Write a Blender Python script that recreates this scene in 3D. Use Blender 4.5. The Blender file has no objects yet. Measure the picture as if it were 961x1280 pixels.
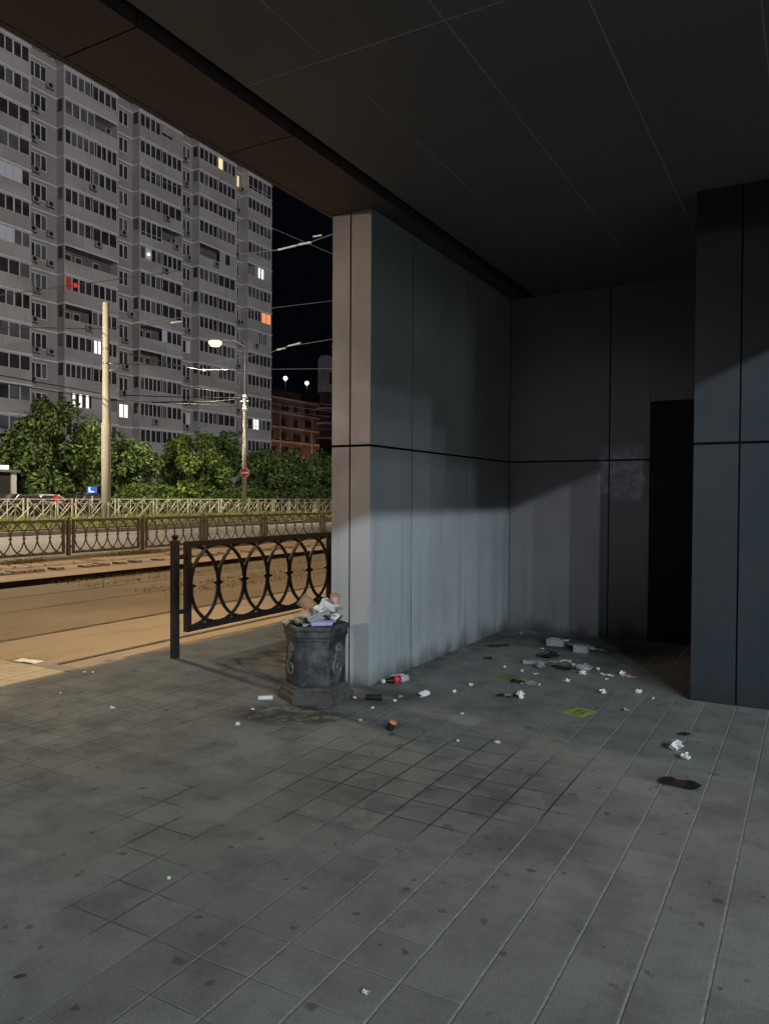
import bpy, math, random
from mathutils import Vector, Matrix
random.seed(7)
R = math.radians
sc = bpy.context.scene
col = sc.collection

# ------------------------------------------------------------------ materials
class NT:
    def __init__(s, name):
        s.m = bpy.data.materials.new(name); s.m.use_nodes = True
        s.t = s.m.node_tree; s.t.nodes.clear()
        s.out = s.t.nodes.new('ShaderNodeOutputMaterial')
        s.p = s.n('ShaderNodeBsdfPrincipled'); s.t.links.new(s.p.outputs[0], s.out.inputs[0])
    def n(s, typ, **kw):
        x = s.t.nodes.new(typ)
        for k, v in kw.items(): setattr(x, k, v)
        return x
    def set(s, sock, v):
        if hasattr(v, 'is_linked') or isinstance(v, bpy.types.NodeSocket): s.t.links.new(v, sock)
        else:
            if isinstance(v, (tuple, list)) and len(v) == 3 and sock.type == 'RGBA': v = (*v, 1)
            sock.default_value = v
    def math(s, op, a, b=0.0, c=None, clamp=False):
        x = s.n('ShaderNodeMath', operation=op, use_clamp=clamp)
        s.set(x.inputs[0], a); s.set(x.inputs[1], b)
        if c is not None: s.set(x.inputs[2], c)
        return x.outputs[0]
    def pos(s, scale=(1, 1, 1), loc=(0, 0, 0), obj=False):
        if obj: g = s.n('ShaderNodeTexCoord').outputs['Object']
        else: g = s.n('ShaderNodeNewGeometry').outputs['Position']
        mp = s.n('ShaderNodeMapping'); s.set(mp.inputs[0], g)
        mp.inputs['Scale'].default_value = scale; mp.inputs['Location'].default_value = loc
        return mp.outputs[0]
    def noise(s, scale, vec, detail=4, rough=.6, dist=0.0):
        x = s.n('ShaderNodeTexNoise'); s.set(x.inputs['Vector'], vec)
        x.inputs['Scale'].default_value = scale; x.inputs['Detail'].default_value = detail
        x.inputs['Roughness'].default_value = rough; x.inputs['Distortion'].default_value = dist
        return x.outputs[0]
    def ramp(s, v, a, b, lo=0., hi=1.):
        x = s.n('ShaderNodeMapRange', interpolation_type='SMOOTHSTEP'); s.set(x.inputs[0], v)
        x.inputs[1].default_value = a; x.inputs[2].default_value = b; x.inputs[3].default_value = lo; x.inputs[4].default_value = hi
        return x.outputs[0]
    def mix(s, f, a, b, blend='MIX'):
        x = s.n('ShaderNodeMix', data_type='RGBA', blend_type=blend)
        s.set(x.inputs[0], f); s.set(x.inputs[6], a); s.set(x.inputs[7], b)
        return x.outputs[2]
    def bump(s, h, dist=.01, strength=1.0):
        x = s.n('ShaderNodeBump'); s.set(x.inputs['Height'], h)
        x.inputs['Distance'].default_value = dist; x.inputs['Strength'].default_value = strength
        s.t.links.new(x.outputs[0], s.p.inputs['Normal'])
    def fin(s, colr, rough=.8, metal=0., spec=.4):
        s.set(s.p.inputs['Base Color'], colr); s.set(s.p.inputs['Roughness'], rough)
        s.p.inputs['Metallic'].default_value = metal; s.p.inputs['Specular IOR Level'].default_value = spec
        return s.m

def varied(name, c1, c2, scale=3., rough=.8, metal=0., bump=0., obj=False, spec=.4, stretch=(1, 1, 1), detail=5):
    t = NT(name); v = t.pos(stretch, obj=obj)
    f = t.ramp(t.noise(scale, v, detail), .3, .7)
    if bump: t.bump(t.noise(scale * 6, v, 3), bump)
    return t.fin(t.mix(f, c1, c2), rough, metal, spec)

def emit(name, c, strength):
    t = NT(name); t.fin(c, .5)
    t.set(t.p.inputs['Emission Color'], c); t.p.inputs['Emission Strength'].default_value = strength
    return t.m

def cladding(name, base, dirt, side):
    """coated facade panel: faint mottling, run marks, grime splashed up from the floor"""
    t = NT(name); v = t.pos()
    mott = t.noise(1.3, v, 4)
    c = t.mix(t.ramp(mott, .35, .7), base, tuple(x * .86 for x in base))
    vs = t.pos((9, 9, .35)); st = t.noise(1.0, vs, 4, .65)
    sx = t.n('ShaderNodeSeparateXYZ'); t.set(sx.inputs[0], t.pos()); z = sx.outputs[2]
    runs = t.math('MULTIPLY', t.ramp(st, .48, .72), t.ramp(z, 2.0, .3, .05, .5))
    c = t.mix(runs, c, tuple(x * .5 for x in base))
    vs2 = t.pos((26, 26, 1.2)); st2 = t.noise(1., vs2, 4, .7)
    low = t.noise(2.6, t.pos((1, 1, .5)), 5, .65)
    zz = t.math('SUBTRACT', z, t.math('ADD', t.math('MULTIPLY', t.math('SUBTRACT', st2, .4), .12), t.math('MULTIPLY', t.math('SUBTRACT', low, .42), .5)))
    c = t.mix(t.ramp(zz, .13, -.12, 0, .85), c, dirt)
    sp = t.noise(34., v, 2, .5)
    c = t.mix(t.ramp(sp, .71, .76, 0, .55), c, dirt)
    sc1 = t.noise(1., t.pos((3.2, 3.2, 11.)), 6, .75)
    c = t.mix(t.ramp(sc1, .63, .72, 0, .3), c, tuple(x * .62 for x in base))
    c = t.mix(t.ramp(t.noise(2.3, t.pos((1, 1, .8), (4, 2, 9)), 6, .7), .56, .74, 0, .3), c, tuple(min(1, x * 1.25) for x in base))
    if side:   # old poster glue left on the back wall
        x = sx.outputs[0]
        w = t.math('ADD', x, t.math('MULTIPLY', t.math('SUBTRACT', t.noise(9., v, 4), .5), .12))
        zz2 = t.math('ADD', z, t.math('MULTIPLY', t.math('SUBTRACT', t.noise(7., v, 4), .5), .3))
        m = t.math('MULTIPLY', t.math('MULTIPLY', t.ramp(w, .98, 1.06), t.ramp(w, 1.5, 1.44)),
                   t.math('MULTIPLY', t.ramp(zz2, 1.42, 1.6), t.ramp(zz2, 2.12, 1.88)))
        m = t.math('MULTIPLY', m, t.ramp(t.noise(13., v, 5, .7), .36, .6, .25, 1.))
        c = t.mix(t.math('MULTIPLY', m, .75), c, (.55, .5, .6))
    t.bump(t.noise(.9, v, 2), .02, .35)
    return t.fin(c, t.ramp(mott, .3, .7, .38, .55), 0., .45)

M = {}
M['wall'] = cladding('grey_cladding', (.37, .385, .395), (.06, .062, .05), False)
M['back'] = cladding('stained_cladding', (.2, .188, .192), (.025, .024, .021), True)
M['right'] = cladding('slate_cladding', (.022, .031, .039), (.014, .017, .02), False)
M['gap'] = varied('dark_joint', (.003, .003, .003), (.006, .0055, .005), 8, .95, spec=.03)
M['soffit'] = varied('soffit_panel_paint', (.115, .107, .105), (.137, .127, .123), .8, .6)
M['strip'] = varied('brown_soffit_paint', (.08, .058, .058), (.095, .07, .069), 1.2, .65)
M['seam'] = varied('pale_seam', (.34, .32, .3), (.26, .25, .235), 1.2, .8)
M['door'] = varied('black_door_paint', (.006, .006, .006), (.01, .01, .01), 5, .6, spec=.2)
M['iron'] = varied('black_iron_paint', (.012, .012, .013), (.022, .02, .019), 20, .5, 0, .002)
M['iron_far'] = varied('brown_iron_paint', (.085, .078, .072), (.12, .112, .104), 8, .6)
M['cream'] = varied('cream_fence_paint', (.68, .64, .53), (.54, .5, .4), 5, .6)
M['pole'] = varied('pole_concrete', (.42, .39, .33), (.33, .31, .26), 3, .85, stretch=(1, 1, .25))
M['steel'] = varied('galvanised_steel', (.4, .4, .38), (.3, .3, .3), 10, .5, .6)
M['wire'] = varied('wire_metal', (.2, .195, .19), (.15, .145, .14), 4, .6, .2)
M['wire_dark'] = varied('rubber_and_dimmed_wire', (.02, .02, .02), (.03, .03, .03), 4, .7)
M['insul'] = varied('insulator_porcelain', (.6, .58, .54), (.5, .48, .44), 12, .4)

def paving():
    t = NT('paving_tiles'); v = t.pos()
    sx = t.n('ShaderNodeSeparateXYZ'); t.set(sx.inputs[0], v); x, y = sx.outputs[0], sx.outputs[1]
    wob = t.math('MULTIPLY', t.math('SUBTRACT', t.noise(9, v, 2), .5), .004)
    px, py = .2085, .2125
    u = t.math('DIVIDE', t.math('ADD', t.math('SUBTRACT', x, 2.265 + px / 2), wob), px)
    w = t.math('DIVIDE', t.math('ADD', t.math('SUBTRACT', y, -2.996 + py / 2), wob), py)
    fu, fw = t.math('FRACT', u), t.math('FRACT', w)
    du = t.math('ABSOLUTE', t.math('SUBTRACT', fu, .5)); dw = t.math('ABSOLUTE', t.math('SUBTRACT', fw, .5))
    ju, jw = t.ramp(du, .468, .486), t.ramp(dw, .47, .487)
    jthin = t.ramp(du, .475, .486)
    jthw = t.ramp(dw, .484, .492)
    cell = t.n('ShaderNodeCombineXYZ'); t.set(cell.inputs[0], t.math('FLOOR', u)); t.set(cell.inputs[1], t.math('FLOOR', w))
    wn = t.n('ShaderNodeTexWhiteNoise', noise_dimensions='2D'); t.set(wn.inputs['Vector'], cell.outputs[0])
    tone = t.ramp(wn.outputs['Value'], 0, 1, .9, 1.08)
    big = t.noise(.55, v, 5, .6); mid = t.noise(3.2, v, 6, .65); fine = t.noise(160, v, 3, .6)
    c = t.mix(t.ramp(big, .35, .65), (.205, .206, .189), (.25, .25, .229))
    c = t.mix(t.ramp(mid, .42, .7, 0, .6), c, (.105, .104, .097))
    c = t.mix(t.ramp(t.noise(1.4, t.pos((1, 1, 1), (7, 3, 0)), 7, .7), .52, .7, 0, .45), c, (.1, .1, .093))
    c = t.mix(t.ramp(t.noise(22, v, 4, .7), .55, .75, 0, .4), c, (.09, .09, .085))
    c = t.mix(1.0, c, t.ramp(fine, .25, .75, .74, 1.24), 'MULTIPLY')
    c = t.mix(1.0, c, tone, 'MULTIPLY')
    # gum and spat-out drink spots
    for sc_, thr, key in ((5.5, .06, .42), (3.1, .036, .55), (11., .075, .36), (1.7, .022, .5), (7.3, .06, .36)):
        vo = t.n('ShaderNodeTexVoronoi', feature='F1'); vo.inputs['Scale'].default_value = sc_
        mp = t.pos((1, 1, 0)); d2 = t.n('ShaderNodeVectorMath', operation='ADD'); t.set(d2.inputs[0], mp)
        nz = t.n('ShaderNodeTexNoise'); t.set(nz.inputs['Vector'], mp); nz.inputs['Scale'].default_value = 22
        sc2 = t.n('ShaderNodeVectorMath', operation='SCALE'); t.set(sc2.inputs[0], nz.outputs['Color']); sc2.inputs['Scale'].default_value = .05
        t.set(d2.inputs[1], sc2.outputs[0]); t.set(vo.inputs['Vector'], d2.outputs[0])
        sep = t.n('ShaderNodeSeparateColor'); t.set(sep.inputs[0], vo.outputs['Color'])
        on = t.math('LESS_THAN', sep.outputs[0], key)
        rad = t.math('MULTIPLY', t.math('ADD', sep.outputs[1], .35), thr * 2.0)
        m = t.math('MULTIPLY', on, t.ramp(t.math('DIVIDE', vo.outputs['Distance'], rad), 1.15, .7))
        c = t.mix(t.math('MULTIPLY', m, t.math('ADD', t.math('MULTIPLY', sep.outputs[2], .55), .42)), c, (.026, .026, .025))
    # dirty patches with a shape of their own: by the bin, trodden wet patch, corner of the bay
    def blob(cx, cy, rx, ry, rot=0):
        mp = t.n('ShaderNodeMapping'); t.set(mp.inputs[0], v); mp.vector_type = 'TEXTURE'
        mp.inputs['Location'].default_value = (cx, cy, 0); mp.inputs['Scale'].default_value = (rx, ry, 1); mp.inputs['Rotation'].default_value = (0, 0, rot)
        ln = t.n('ShaderNodeVectorMath', operation='LENGTH'); t.set(ln.inputs[0], mp.outputs[0])
        return t.ramp(t.math('ADD', ln.outputs['Value'], t.math('MULTIPLY', t.math('SUBTRACT', mid, .5), 1.1)), 1.05, .45)
    speck = t.ramp(t.noise(9, v, 5, .7), .34, .56)
    dirt = t.math('MULTIPLY', blob(-.1, -.95, .55, .33, .4), speck)
    c = t.mix(t.math('MULTIPLY', dirt, .85), c, (.025, .025, .022))
    dirt2 = t.math('MULTIPLY', blob(.25, -.25, .45, .3, .5), t.ramp(mid, .3, .6, .3, 1))
    c = t.mix(t.math('MULTIPLY', dirt2, .65), c, (.035, .036, .032))
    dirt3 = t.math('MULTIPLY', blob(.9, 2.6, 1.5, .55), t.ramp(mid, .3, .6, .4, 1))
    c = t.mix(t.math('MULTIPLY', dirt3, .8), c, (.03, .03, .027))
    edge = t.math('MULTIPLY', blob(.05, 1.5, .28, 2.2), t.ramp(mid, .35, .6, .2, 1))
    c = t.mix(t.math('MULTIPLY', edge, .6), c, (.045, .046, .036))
    wet = blob(1.35, -1.7, 1.0, .8, .5)
    wetn = t.math('MULTIPLY', wet, t.ramp(t.noise(4.5, v, 3, .5), .5, .58, .15, .5))
    c = t.mix(wetn, c, (.062, .063, .06))
    wet2 = blob(1.3, -1.5, 1.15, .95, .5)
    # joints: sand on the right and in front, bevel glint and shadow side painted in; dirt-filled and dark on the left and in the wet patch
    sand_and_bevel_shading = t.math('MULTIPLY', t.ramp(t.math('ADD', x, t.math('MULTIPLY', mid, .8)), .9, 2.3), t.math('SUBTRACT', 1., wet2))
    core = t.math('MAXIMUM', jthin, jthw)
    crumb = t.ramp(t.noise(30, v, 4, .7), .3, .62, .45, 1.)
    jc = t.mix(t.math('MULTIPLY', t.math('MULTIPLY', sand_and_bevel_shading, core), crumb), t.mix(sand_and_bevel_shading, (.028, .028, .025), (.09, .092, .086)), (.36, .365, .345))
    bay = t.math('MULTIPLY', t.ramp(y, -.9, 0.), t.ramp(x, 1.9, 1.2))
    seen = t.ramp(t.math('ADD', t.noise(.8, v, 3), t.math('MULTIPLY', mid, .2)), .56, .74, .0, .85)
    seen = t.math('MAXIMUM', seen, t.ramp(t.math('ADD', x, t.math('MULTIPLY', mid, .6)), .5, -.6, 0, .6))
    seen = t.math('MULTIPLY', seen, t.math('SUBTRACT', 1., bay))
    seen = t.math('MAXIMUM', seen, t.math('MULTIPLY', wet2, .95))
    seen1 = t.math('MAXIMUM', seen, t.math('MULTIPLY', t.ramp(t.math('ADD', x, t.math('MULTIPLY', t.math('SUBTRACT', mid, .5), .8)), .9, 2.0, 0, .95), t.math('SUBTRACT', 1., bay)))
    seen2 = t.math('MULTIPLY', t.math('MAXIMUM', seen, t.math('MULTIPLY', wet2, 1.)), t.ramp(x, 1.75, 2.4, .8, .1))
    f = t.math('MAXIMUM', t.math('MULTIPLY', ju, seen1), t.math('MULTIPLY', jw, seen2))
    c = t.mix(f, c, jc)
    h = t.math('SUBTRACT', t.math('MULTIPLY', fine, .12), t.math('ADD', t.math('MULTIPLY', ju, t.math('ADD', seen1, .08)), t.math('MULTIPLY', t.math('MULTIPLY', jw, .6), t.math('ADD', seen2, .03))))
    h = t.math('ADD', h, t.math('MULTIPLY', wn.outputs['Value'], .25))
    t.bump(h, .004, .8)
    return t.fin(c, t.ramp(mid, .3, .7, .62, .8), 0, .35)
M['paving'] = paving()

def slab(name, c1, c2, c3, crack=.03, sc_=1.):
    t = NT(name); v = t.pos()
    c = t.mix(t.ramp(t.noise(.35 * sc_, v, 5), .35, .65), c1, c2)
    c = t.mix(t.ramp(t.noise(2.2 * sc_, t.pos((1.6, .35, 1)), 6, .65), .5, .75, 0, .6), c, c3)
    c = t.mix(1., c, t.ramp(t.noise(60, v, 3), .25, .75, .8, 1.15), 'MULTIPLY')
    vo = t.n('ShaderNodeTexVoronoi', feature='DISTANCE_TO_EDGE'); vo.inputs['Scale'].default_value = .3
    t.set(vo.inputs['Vector'], v)
    c = t.mix(t.ramp(vo.outputs['Distance'], .012, 0., 0, crack), c, tuple(x * .3 for x in c3))
    t.bump(t.noise(40, v, 4), .006, .6)
    return t.fin(c, .85, 0, .3)
M['track'] = slab('tram_slab_concrete', (.29, .255, .205), (.34, .295, .23), (.17, .145, .115), .0)
M['track2'] = slab('tram_far_slab_dimmed', (.17, .145, .105), (.22, .18, .125), (.12, .1, .07), .0)  # far slabs olive, their weaker light put in as a darker colour
M['strip_pave'] = slab('edge_paving', (.42, .32, .235), (.36, .275, .2), (.25, .18, .13), .3, 2)
M['road'] = slab('road_asphalt', (.21, .195, .185), (.25, .232, .22), (.16, .15, .14), .0)
M['kerb'] = varied('kerb_concrete', (.27, .25, .22), (.2, .18, .155), 3, .85, bump=.004)
M['soil'] = varied('verge_soil', (.1, .1, .045), (.14, .13, .06), 2, .95)
M['rail'] = varied('rail_steel', (.4, .37, .33), (.28, .25, .2), 9, .3, .9)
M['groove'] = varied('groove_dirt_and_step_shade', (.008, .006, .005), (.016, .012, .009), 6, .95, spec=.05)
M['tact'] = varied('tactile_slab', (.42, .38, .29), (.33, .3, .22), 5, .8, bump=.003)
M['grass'] = varied('grass_blades', (.14, .185, .045), (.23, .23, .09), .9, .8)
M['drygrass'] = varied('dry_grass_blades', (.2, .17, .085), (.12, .12, .045), 2, .85)

def leafmat(name, c1, c2):
    t = NT(name); v = t.pos()
    f = t.ramp(t.noise(1.1, v, 4), .3, .7)
    g = t.n('ShaderNodeNewGeometry')
    c = t.mix(f, c1, c2)
    c = t.mix(1., c, t.ramp(g.outputs['Random Per Island'], 0, 1, .35, 1.45), 'MULTIPLY')
    t.p.inputs['Transmission Weight'].default_value = 0
    return t.fin(c, .6, 0, .3)
M['leaf'] = leafmat('leaves', (.042, .076, .02), (.095, .145, .034))
M['leaf2'] = leafmat('lamplit_leaves', (.068, .108, .022), (.135, .19, .04))  # lamplight on the tree near the lamp put into brighter leaf colour
M['bark'] = varied('bark', (.06, .045, .032), (.09, .07, .05), 6, .9)
def towermat():
    t = NT('tower_plaster')
    flat = t.ramp(t.noise(1., t.pos((.12, .17, .357), (0, 0, .1)), 0), .35, .65)
    c = t.mix(flat, (.31, .298, .298), (.39, .378, .38))
    c = t.mix(t.ramp(t.noise(1., t.pos((.5, 1.3, .22)), 5, .7), .48, .72, 0, .5), c, (.2, .19, .195))
    c = t.mix(t.ramp(t.noise(1., t.pos((.3, .22, .5), (5, 5, 5)), 2), .6, .64, 0, .4), c, (.36, .37, .42))
    return t.fin(c, .9, 0, .3)
M['plaster'] = towermat()
M['plaster2'] = varied('tower_wall_panel', (.285, .272, .272), (.24, .23, .232), .3, .9)
M['ledge'] = varied('tower_ledge', (.62, .6, .6), (.5, .49, .5), .8, .9)
M['frame'] = varied('window_frame', (.55, .54, .55), (.48, .48, .5), 1, .6)
M['glass'] = varied('dark_window_glass', (.02, .019, .022), (.055, .052, .058), .7, .15)
M['pale'] = varied('curtained_glass', (.13, .135, .15), (.07, .07, .085), .7, .3)
M['panel'] = varied('closed_loggia_panel', (.36, .36, .38), (.3, .3, .32), .6, .7)
M['hollow'] = varied('loggia_interior', (.1, .095, .1), (.14, .13, .135), .6, .9)
M['ac'] = varied('air_conditioner_shell', (.3, .29, .29), (.22, .21, .21), 3, .6)
M['black'] = varied('black_plastic', (.01, .01, .01), (.02, .02, .02), 9, .5)
M['lit_white'] = emit('lit_window_white', (1, .97, .9), 1.25)
M['lit_warm'] = emit('lit_window_warm', (1, .8, .42), .8)
M['lit_orange'] = emit('lit_window_orange', (1, .3, .1), .8)
M['lit_red'] = emit('red_glow', (1, .02, .03), .6)
M['lit_dim'] = emit('dim_lit_glass', (.5, .5, .6), .06)
M['lit_ruddy'] = emit('ruddy_glass', (.5, .06, .06), .045)
M['lens'] = emit('lamp_lens', (1, .78, .36), 3.)
M['flood'] = emit('flood_lens', (1, .96, .95), 6.)
M['lampw'] = emit('small_lamp', (.95, .97, 1), 3.)
M['brick'] = varied('ruddy_brick', (.2, .13, .11), (.145, .095, .08), .5, .9)
M['brickdark'] = varied('dark_brick', (.1, .06, .045), (.075, .045, .034), .4, .9)
M['band'] = varied('pale_band', (.5, .44, .4), (.42, .37, .34), 1, .85)
M['bin'] = NT('bin_cast_paint')
def binmat():
    t = M['bin']; v = t.pos()
    c = t.mix(t.ramp(t.noise(5, v, 6, .7), .4, .65), (.024, .026, .029), (.1, .104, .11))
    st = t.noise(1., t.pos((30, 30, 2)), 5, .7)
    c = t.mix(t.ramp(st, .52, .7, 0, .6), c, (.02, .02, .02))
    c = t.mix(t.ramp(t.noise(38, v, 4, .6), .66, .72, 0, .6), c, (.3, .3, .28))
    t.bump(t.noise(50, v, 4), .003, .7)
    return t.fin(c, .55, 0, .4)
M['bin'] = binmat()
M['binbase'] = varied('bin_base_cement', (.05, .044, .042), (.095, .086, .08), 14, .85, bump=.004)
M['scroll'] = varied('worn_ornament_metal', (.17, .165, .15), (.08, .078, .07), 30, .6)
M['paper'] = varied('white_paper', (.8, .8, .78), (.66, .66, .64), 30, .8)
M['greyp'] = varied('grey_card', (.34, .34, .33), (.25, .25, .24), 20, .8)
M['brown'] = varied('brown_card', (.42, .23, .12), (.32, .17, .09), 14, .75)
M['tan'] = varied('tan_paper', (.5, .4, .26), (.4, .3, .19), 14, .75)
M['lilac'] = varied('lilac_card', (.42, .42, .7), (.36, .36, .62), 12, .6)
M['pink'] = varied('pink_card', (.72, .42, .36), (.6, .33, .28), 14, .7)
M['darkred'] = varied('dark_red_foil', (.09, .03, .025), (.04, .02, .02), 30, .5)
M['redlab'] = varied('red_label', (.62, .04, .06), (.5, .03, .05), 14, .45)
M['orange'] = varied('orange_card', (.75, .3, .16), (.62, .22, .11), 14, .6)
M['green'] = varied('worn_green_sticker', (.40, .45, .055), (.27, .31, .06), 22, .7)
M['greenold'] = varied('faded_green_sticker', (.2, .24, .07), (.14, .17, .075), 16, .8)
M['darkink'] = varied('dark_ink', (.09, .1, .03), (.13, .14, .04), 30, .8)
t = NT('clear_plastic'); t.p.inputs['Transmission Weight'].default_value = .6; M['clear'] = t.fin((.75, .77, .77), .2)
M['cola'] = varied('dark_drink', (.02, .01, .008), (.03, .015, .01), 8, .15)
M['carwhite'] = varied('white_car_paint', (.4, .4, .42), (.34, .34, .36), 2, .25, obj=True)
M['cardark'] = varied('black_car_paint', (.015, .015, .02), (.025, .025, .03), 2, .2, obj=True)
M['carred'] = varied('red_car_paint', (.42, .03, .08), (.35, .02, .06), 2, .25, obj=True)
M['tyre'] = varied('tyre_rubber', (.015, .015, .015), (.025, .025, .025), 9, .85)
M['tail'] = emit('tail_light', (1, .03, .03), 4.)
M['headl'] = emit('head_light', (1, .98, .95), 3.)
M['signred'] = varied('sign_red', (.6, .03, .025), (.5, .025, .02), 5, .5)
M['signwhite'] = varied('sign_white', (.8, .8, .78), (.72, .72, .7), 5, .5)
M['signblue'] = emit('lit_blue_sign', (.03, .12, .6), .2)
M['signlit'] = emit('lit_white_sign', (.9, .95, 1), .9)

# ------------------------------------------------------------------ mesh builder
WPOS = {}
class MB:
    def __init__(s): s.v = []; s.f = []; s.m = []; s.sm = []
    def quadface(s, pts, mat=0, smooth=False):
        b = len(s.v); s.v += [tuple(p) for p in pts]; s.f.append(tuple(range(b, b + len(pts)))); s.m.append(mat); s.sm.append(smooth)
    def box(s, x0, x1, y0, y1, z0, z1, mat=0, mtx=None):
        b = len(s.v)
        P = [Vector(p) for p in ((x0, y0, z0), (x1, y0, z0), (x1, y1, z0), (x0, y1, z0), (x0, y0, z1), (x1, y0, z1), (x1, y1, z1), (x0, y1, z1))]
        if mtx: P = [mtx @ p for p in P]
        s.v += [tuple(p) for p in P]
        for q in ((3, 2, 1, 0), (4, 5, 6, 7), (0, 1, 5, 4), (1, 2, 6, 5), (2, 3, 7, 6), (3, 0, 4, 7)):
            s.f.append(tuple(b + i for i in q)); s.m.append(mat); s.sm.append(False)
        return s
    def loft(s, rings, mat=0, caps=True, smooth=True, mtx=None):
        b = len(s.v); n = len(rings[0])
        for r in rings:
            for p in r: s.v.append(tuple(mtx @ Vector(p)) if mtx else tuple(p))
        for i in range(len(rings) - 1):
            for j in range(n):
                k = (j + 1) % n
                s.f.append((b + i * n + j, b + i * n + k, b + (i + 1) * n + k, b + (i + 1) * n + j)); s.m.append(mat); s.sm.append(smooth)
        if caps:
            s.f.append(tuple(b + j for j in reversed(range(n)))); s.m.append(mat); s.sm.append(False)
            e = b + (len(rings) - 1) * n
            s.f.append(tuple(e + j for j in range(n))); s.m.append(mat); s.sm.append(False)
        return s
    def lathe(s, prof, c=(0, 0, 0), n=12, mat=0, rot0=0., smooth=True, mtx=None):
        return s.loft([[(c[0] + r * math.cos(rot0 + 2 * math.pi * j / n), c[1] + r * math.sin(rot0 + 2 * math.pi * j / n), c[2] + z) for j in range(n)] for r, z in prof], mat, True, smooth, mtx)
    def tube(s, pts, r, n=6, mat=0, rr=None):
        pts = [Vector(p) for p in pts]; rings = []; up = None
        for i, p in enumerate(pts):
            d = (pts[min(i + 1, len(pts) - 1)] - pts[max(i - 1, 0)]).normalized()
            a = up if up is not None else (Vector((0, 0, 1)) if abs(d.z) < .9 else Vector((1, 0, 0)))
            u = (a - d * a.dot(d)).normalized(); w = d.cross(u); up = u
            q = rr[i] if rr else r
            rings.append([p + q * (math.cos(2 * math.pi * j / n) * w + math.sin(2 * math.pi * j / n) * u) for j in range(n)])
        return s.loft(rings, mat)
    def build(s, name, mats, parent=None, origin=None):
        me = bpy.data.meshes.new(name)
        pw = WPOS.get(parent.name, Vector((0, 0, 0))) if parent else Vector((0, 0, 0))
        o_ = Vector(origin) if origin is not None else pw
        me.from_pydata([tuple(Vector(p) - o_) for p in s.v], [], s.f)
        if not isinstance(mats, (list, tuple)): mats = [mats]
        for m in mats: me.materials.append(m)
        me.polygons.foreach_set('material_index', s.m); me.polygons.foreach_set('use_smooth', s.sm); me.update()
        o = bpy.data.objects.new(name, me); col.objects.link(o)
        o.location = o_ - pw
        if parent: o.parent = parent
        WPOS[o.name] = o_
        return o
def tag(o, label=None, cat=None, group=None, kind=None):
    if label: o['label'] = label
    if cat: o['category'] = cat
    if group: o['group'] = group
    if kind: o['kind'] = kind
    return o
def thing(name, loc, label, cat, group=None):
    o = bpy.data.objects.new(name, None); col.objects.link(o); o.location = loc; o.empty_display_size = .1
    WPOS[o.name] = Vector(loc); tag(o, label, cat, group); return o
def bevel(o, w=.004, seg=2):
    m = o.modifiers.new('bevel', 'BEVEL'); m.width = w; m.segments = seg; m.limit_method = 'ANGLE'; return o
def one(mb, name, mats, origin, label, cat, group=None):
    return tag(mb.build(name, mats, None, origin), label, cat, group)

# ------------------------------------------------------------------ ground, platform, tracks, roads
def sheet(name, x0, x1, y0, y1, z, mat, top=None):
    mb = MB()
    if top is None: mb.quadface([(x0, y0, z), (x1, y0, z), (x1, y1, z), (x0, y1, z)])
    else: mb.box(x0, x1, y0, y1, z, top)
    return tag(mb.build(name, mat), kind='structure')
sheet('ground', -900, 500, -500, 900, -.3, M['soil'])
mb = MB()
mb.box(-2.36, 14, -16, 12, -.25, 0); sheet_p = tag(mb.build('pavement', M['paving']), kind='structure')
mb = MB()
mb.box(-2.48, -2.362, -.76, 12, -.25, -.002); mb.box(-2.48, -2.362, -16, -.88, -.25, -.003)
for k in range(12): pass
tag(mb.build('pavement_kerb', M['kerb']), kind='structure')
mb = MB()
mb.box(-3.3, -2.482, -16, -.88, -.25, .002); mb.box(-3.3, -2.364, -.878, -.76, -.25, .006, 1)
for k in range(7): mb.box(-3.2 + .1 * k, -3.165 + .1 * k, -16, -.9, .002, .0065)
tag(mb.build('platform_edge_slab', [M['tact'], M['kerb']]), kind='structure')
mb = MB()   # concrete between and beside the near rails, split by the rail grooves
zt = -.035
for a, b in ((-2.86, -2.482), (-4.27, -2.96)): mb.box(a, b, -40, 90, -.25, zt)
tag(mb.build('tram_track_slab', M['track']), kind='structure')
mb = MB()
for a, b in ((-6.04, -4.37), (-7.23, -6.11), (-8.4, -7.3)): mb.box(a, b, -40, 90, -.25, zt)
tag(mb.build('tram_far_slab_dimmed', M['track2']), kind='structure')
mb = MB()
for a, b in ((-2.96, -2.86), (-4.37, -4.27)): mb.box(a, b, -40, 90, -.25, -.09)
mb.box(-8.73, -8.4, -40, 90, -.28, -.2); mb.box(-8.75, -8.73, -40, 90, -.28, .03)  # step shade painted in: near-black recess floor and face below the path
tag(mb.build('rail_groove_and_dark_step', M['groove']), kind='structure')
for x in (-2.915, -4.32, -6.075, -7.27):
    mb = MB(); w_ = .016 if x > -5 else .035; mb.box(x - w_ - (.02 if x > -5 else 0), x + w_ - (.02 if x > -5 else 0), -40, 90, -.25, zt - .004)
    tag(mb.build('tram_rail', M['rail']), kind='structure')
mb = MB(); mb.box(-11.7, -8.75, -40, 110, -.25, .035)
tag(mb.build('edge_path', M['strip_pave']), kind='structure')
mb = MB(); mb.box(-9.95, -9.7, -40, 110, .035, .04)
for k in range(150):
    if random.random() < .6: mb.box(-9.98 + random.uniform(-.05, .05), -9.72, 1 + .22 * k, 1.19 + .22 * k, .04, .075 + random.uniform(0, .02))
tag(mb.build('loose_edge_paving', M['kerb']), kind='structure')
mb = MB(); mb.box(-12.3, -11.7, -40, 110, -.25, .1); tag(mb.build('road_kerb', M['kerb']), kind='structure')
sheet('road', -22.2, -12.3, -60, 160, -.25, M['road'], -.02)
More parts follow.
